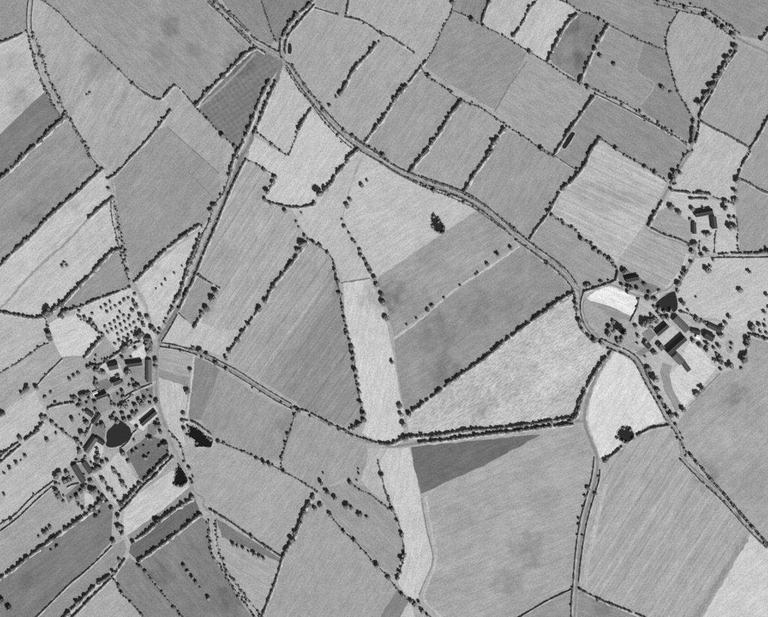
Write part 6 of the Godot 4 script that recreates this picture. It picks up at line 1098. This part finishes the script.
func place_hedges() -> void:
	for hd in HEDGES:
		var line := smooth_line(points(hd[1]), 4.0)
		var o := Node3D.new()
		top(o, "hedge", hd[2], "hedge", "hedges between the fields and along the lanes")
		var style: String = hd[0]
		if style == "G":
			part(o, "undergrowth", hedge_mesh(line, 1.15, 1.15, 0.0, 0.55), mats["leaf_dark"])
			scatter_shrubs(o, line, 4.8, 0.9, 2.1, 1.0)
		elif style == "L":
			scatter_shrubs(o, line, 2.6, 1.0, 2.6, 1.9)
			part(o, "undergrowth", hedge_mesh(line, 1.0, 0.7, 0.0, 0.6), mats["leaf_mid"])
		else:
			var dims: Array = {"N": [1.3, 1.8, 1.5, 0.3], "K": [1.9, 2.6, 1.9, 0.4], "M": [2.2, 3.0, 2.2, 0.5], "T": [3.1, 4.1, 2.9, 0.65]}[style]
			part(o, "bank", bank_mesh(line, dims[2], 0.45), mats["bank"])
			part(o, "foliage", hedge_mesh(line, dims[0], dims[1], 0.35, dims[3]), mats["leaf_dark"])
		for i in range(0, hd[4].size(), 3):
			place_shrub(o, Vector2(hd[4][i], hd[4][i + 1]), hd[4][i + 2])

# ------------------------------------------------------------------ roads, ponds
func place_roads() -> void:
	for i in ROADS.size():
		var r: Array = ROADS[i]
		var line := smooth_line(points(r[0]), 3.0)
		var o := Node3D.new()
		top(o, r[5], r[6], "road", "", "structure")
		part(o, "verge", strip_mesh(line, r[1], 0.03 + 0.004 * i, r[4], 0.35), mats["field_0"])
		part(o, "surface", strip_mesh(line, r[2], 0.10 + 0.004 * i, r[3], 0.12), mats["field_0"])
	for i in TRACKS.size():
		var t: Array = TRACKS[i]
		var o := part(self, "path", strip_mesh(smooth_line(points(t[0]), 3.0), t[1], 0.022 + 0.0004 * i, t[2], 0.45), mats["field_0"])
		o.name = numbered("path")
		o.set_meta("label", t[3])
		o.set_meta("category", "path")
		o.set_meta("kind", "structure")

func place_ponds() -> void:
	for i in PONDS.size():
		var p: Array = PONDS[i]
		var raw := points(p[0])
		raw.append(raw[0])
		var line := smooth_line(raw, 1.2)
		line.remove_at(line.size() - 1)
		var mid := Vector2.ZERO
		for q in line: mid += q / line.size()
		var o := Node3D.new()
		top(o, "pond", p[2], "pond", "", "structure")
		var v := PackedVector3Array([Vector3(mid.x, 0.16, mid.y)])
		var n := PackedVector3Array([Vector3.UP])
		var idx := PackedInt32Array()
		var bv := PackedVector3Array()
		var bn := PackedVector3Array()
		var bc := PackedColorArray()
		var bi := PackedInt32Array()
		var count := line.size()
		for k in count:
			var out := (line[k] - mid).normalized()
			var w := 1.0 + 1.6 * n_mid.get_noise_2d(line[k].x * 4.0, line[k].y * 4.0)
			var q := line[k] + out * 0.5 * w
			v.append(Vector3(q.x, 0.16, q.y))
			n.append(Vector3.UP)
			idx.append_array([0, 1 + k, 1 + (k + 1) % count])
			for e in 3:
				var b: Vector2 = q + out * [-0.3, 0.5, 1.7][e]
				bv.append(Vector3(b.x, [0.1, 0.34, 0.0][e], b.y))
				bn.append(Vector3(out.x * [-0.4, 0.1, 0.4][e], 1, out.y * [-0.4, 0.1, 0.4][e]).normalized())
				var a := albedo_of(165.0) * (1.0 + 0.6 * n_mid.get_noise_2d(b.x * 4.0, b.y * 4.0))
				bc.append(Color(a, a, a))
			for e in 2:
				var s := k * 3 + e
				var t := ((k + 1) % count) * 3 + e
				bi.append_array([s, t, s + 1, s + 1, t, t + 1])
		var m := StandardMaterial3D.new()
		m.resource_name = "pond_water_%d" % i
		m.albedo_color = grey(p[1])
		m.roughness = 0.12
		m.metallic_specular = 0.5
		part(o, "water", mesh_of(v, n, PackedColorArray(), idx), m)
		part(o, "bank", mesh_of(bv, bn, bc, bi), mats["bank"])
		if i >= 4:      # overgrown pit ponds
			for k in range(0, count, 2):
				if rng.randf() < 0.42: place_shrub(o, line[k] + (line[k] - mid).normalized() * rng.randf_range(-0.6, 1.2), rng.randf_range(0.9, 1.9))

# ------------------------------------------------------------------ buildings
func box_mesh(s: Vector3) -> BoxMesh:
	var b := BoxMesh.new()
	b.size = s
	return b

func place_buildings() -> void:
	for d in BUILDINGS:
		var kind: String = d[0]
		var l: float = d[3]
		var w: float = d[4]
		var he: float = d[6]
		var pitch := deg_to_rad(40.0 if kind != "shed" else 30.0)
		var hr := he + w * 0.5 * tan(pitch)
		var o := Node3D.new()
		top(o, kind, d[8], kind, "buildings of the village and farms")
		o.position = Vector3(d[1], 0, d[2])
		o.rotation.y = -deg_to_rad(d[5])
		# walls with gables
		var hl := l * 0.5 - 0.25
		var hw := w * 0.5 - 0.25
		var st := SurfaceTool.new()
		st.begin(Mesh.PRIMITIVE_TRIANGLES)
		st.set_smooth_group(-1)
		var ring: Array = [Vector3(-hl, -0.1, -hw), Vector3(hl, -0.1, -hw), Vector3(hl, -0.1, hw), Vector3(-hl, -0.1, hw)]
		var high: Array = [Vector3(-hl, he, -hw), Vector3(hl, he, -hw), Vector3(hl, he, hw), Vector3(-hl, he, hw)]
		for k in 4:
			var j := (k + 1) % 4
			for q in [ring[k], high[k], high[j], ring[k], high[j], ring[j]]: st.add_vertex(q)
		var top_y := he + hw * tan(pitch) - 0.05
		for q in [high[1], Vector3(hl, top_y, 0), high[2], high[3], Vector3(-hl, top_y, 0), high[0]]: st.add_vertex(q)
		st.generate_normals()
		part(o, "wall", st.commit(), mats["brick"])
		# the two slopes of the roof
		var slope := (w * 0.5 + 0.35) / cos(pitch)
		var rm: StandardMaterial3D = mats["slate"].duplicate()
		rm.resource_name = "roof"
		rm.albedo_color = grey(d[7] * 0.85)
		for s in [-1.0, 1.0]:
			var r := part(o, "roof_slope", box_mesh(Vector3(l + 0.3, 0.14, slope)), rm)
			r.rotation.x = s * pitch
			r.position = Vector3(0, hr + 0.05 - sin(pitch) * slope * 0.5, s * cos(pitch) * slope * 0.5)
		var ridge := part(o, "ridge", box_mesh(Vector3(l + 0.32, 0.16, 0.34)), mats["ridge"])
		ridge.position = Vector3(0, hr + 0.13, 0)
		if kind == "cottage" or kind == "farmhouse":
			for s in [-1.0, 1.0]:
				var ch := part(o, "chimney", box_mesh(Vector3(0.8, 1.7, 0.6)), mats["brick"])
				ch.position = Vector3(s * (hl - 0.7), hr + 0.55, 0)
		for s in [-1.0, 1.0]:
			var door_h := 2.0 if kind != "barn" else 2.8
			var door := part(o, "door", box_mesh(Vector3(1.0 if kind != "barn" else 2.6, door_h, 0.12)), mats["timber"])
			door.position = Vector3(s * l * 0.04, door_h * 0.5, s * (hw + 0.04))
			if kind == "cottage" or kind == "farmhouse":
				for e in [-0.32, 0.3]:
					for y in [1.3, 3.1]:
						var win := part(o, "window", box_mesh(Vector3(1.0, 1.1, 0.1)), mats["pane"])
						win.position = Vector3(e * l, y, s * (hw + 0.03))

# ------------------------------------------------------------------ scene
func _ready() -> void:
	var cam := Camera3D.new()
	cam.name = "camera"
	cam.position = Vector3(0, 2400, 0)
	cam.rotation_degrees = Vector3(-90, 0, 0)
	cam.fov = rad_to_deg(2.0 * atan(308.5 * 1.25 / 2400.0))
	cam.near = 1.0
	cam.far = 60000.0
	add_child(cam)
	cam.current = true

	var sky_mat := ProceduralSkyMaterial.new()
	sky_mat.sky_top_color = Color(0.29, 0.29, 0.29)
	sky_mat.sky_horizon_color = Color(0.44, 0.44, 0.44)
	sky_mat.ground_bottom_color = Color(0.35, 0.35, 0.35)
	sky_mat.ground_horizon_color = Color(0.44, 0.44, 0.44)
	sky_mat.sun_angle_max = 1.0
	var sky := Sky.new()
	sky.sky_material = sky_mat
	var env := Environment.new()
	env.background_mode = Environment.BG_SKY
	env.sky = sky
	env.tonemap_mode = Environment.TONE_MAPPER_LINEAR
	env.tonemap_exposure = 1.73
	env.sdfgi_enabled = true
	env.ssao_enabled = true
	env.ssil_enabled = true
	var we := WorldEnvironment.new()
	we.name = "environment"
	we.environment = env
	add_child(we)

	var sun := DirectionalLight3D.new()
	sun.name = "sun"
	sun.light_energy = 1.35
	sun.light_angular_distance = 0.5
	sun.shadow_enabled = true
	sun.directional_shadow_max_distance = 6000.0
	add_child(sun)
	sun.look_at_from_position(SUN_TO * 100.0, Vector3.ZERO, Vector3.UP)

	rng.seed = 20240611
	for q in [[n_big, 1.0 / 70.0, 3, 11], [n_mid, 1.0 / 17.0, 3, 23], [n_row, 1.0 / 11.0, 2, 37]]:
		var f: FastNoiseLite = q[0]
		f.noise_type = FastNoiseLite.TYPE_SIMPLEX_SMOOTH
		f.frequency = q[1]
		f.fractal_octaves = q[2]
		f.seed = q[3]
	var streak := row_texture(24, false, 0.055, 512, 5)
	var strong := row_texture(21, false, 0.12, 512, 6)
	var chequer := row_texture(18, true, 0.06, 512, 8)
	var scuffed := noise_texture(0.03, 5, 0.52, 1.24, 12, 1024)
	var grain := noise_texture(0.03, 6, 0.61, 1.17, 7, 1024)
	ground_material("field_0", streak, grain)
	ground_material("field_1", strong, grain)
	ground_material("field_2", streak, grain)
	ground_material("field_3", chequer, grain)
	ground_material("field_4", scuffed, grain)
	var bank := StandardMaterial3D.new()
	bank.vertex_color_use_as_albedo = true
	bank.roughness = 1.0
	bank.metallic_specular = 0.1
	mats["bank"] = bank
	var slate := StandardMaterial3D.new()
	slate.albedo_texture = noise_texture(0.05, 4, 0.55, 1.35, 9, 256)
	slate.uv1_triplanar = true
	slate.uv1_scale = Vector3.ONE * 0.16
	slate.roughness = 0.85
	slate.metallic_specular = 0.2
	mats["slate"] = slate
	var brick: StandardMaterial3D = slate.duplicate()
	brick.albedo_color = grey(0.26)
	mats["brick"] = brick
	flat_material("ridge", 0.10)
	flat_material("timber", 0.07)
	flat_material("pane", 0.03, 0.1)
	make_foliage()

	# ground to the horizon, and the fields that are parts of it
	var ground := Node3D.new()
	top(ground, "ground", "patchwork of grass and crop fields reaching the horizon", "ground", "", "structure")
	var far := PlaneMesh.new()
	far.size = Vector2(40000, 40000)
	var land := StandardMaterial3D.new()
	land.albedo_color = grey(albedo_of(164.0) / 0.78)
	land.albedo_texture = streak
	land.uv1_triplanar = true
	land.uv1_world_triplanar = true
	land.uv1_scale = Vector3.ONE / 210.0
	land.roughness = 1.0
	land.metallic_specular = 0.1
	land.detail_enabled = true
	land.detail_albedo = grain
	land.detail_blend_mode = BaseMaterial3D.BLEND_MODE_MUL
	land.detail_uv_layer = BaseMaterial3D.DETAIL_UV_2
	land.uv2_triplanar = true
	land.uv2_world_triplanar = true
	land.uv2_scale = Vector3.ONE / 90.0
	var sheet := part(ground, "open_land", far, land)
	sheet.position.y = -0.03
	build_fields(ground)
	place_roads()
	place_ponds()
	place_hedges()
	for t in TREE_ROWS: place_trees(t[0], t[1], t[2])
	place_buildings()
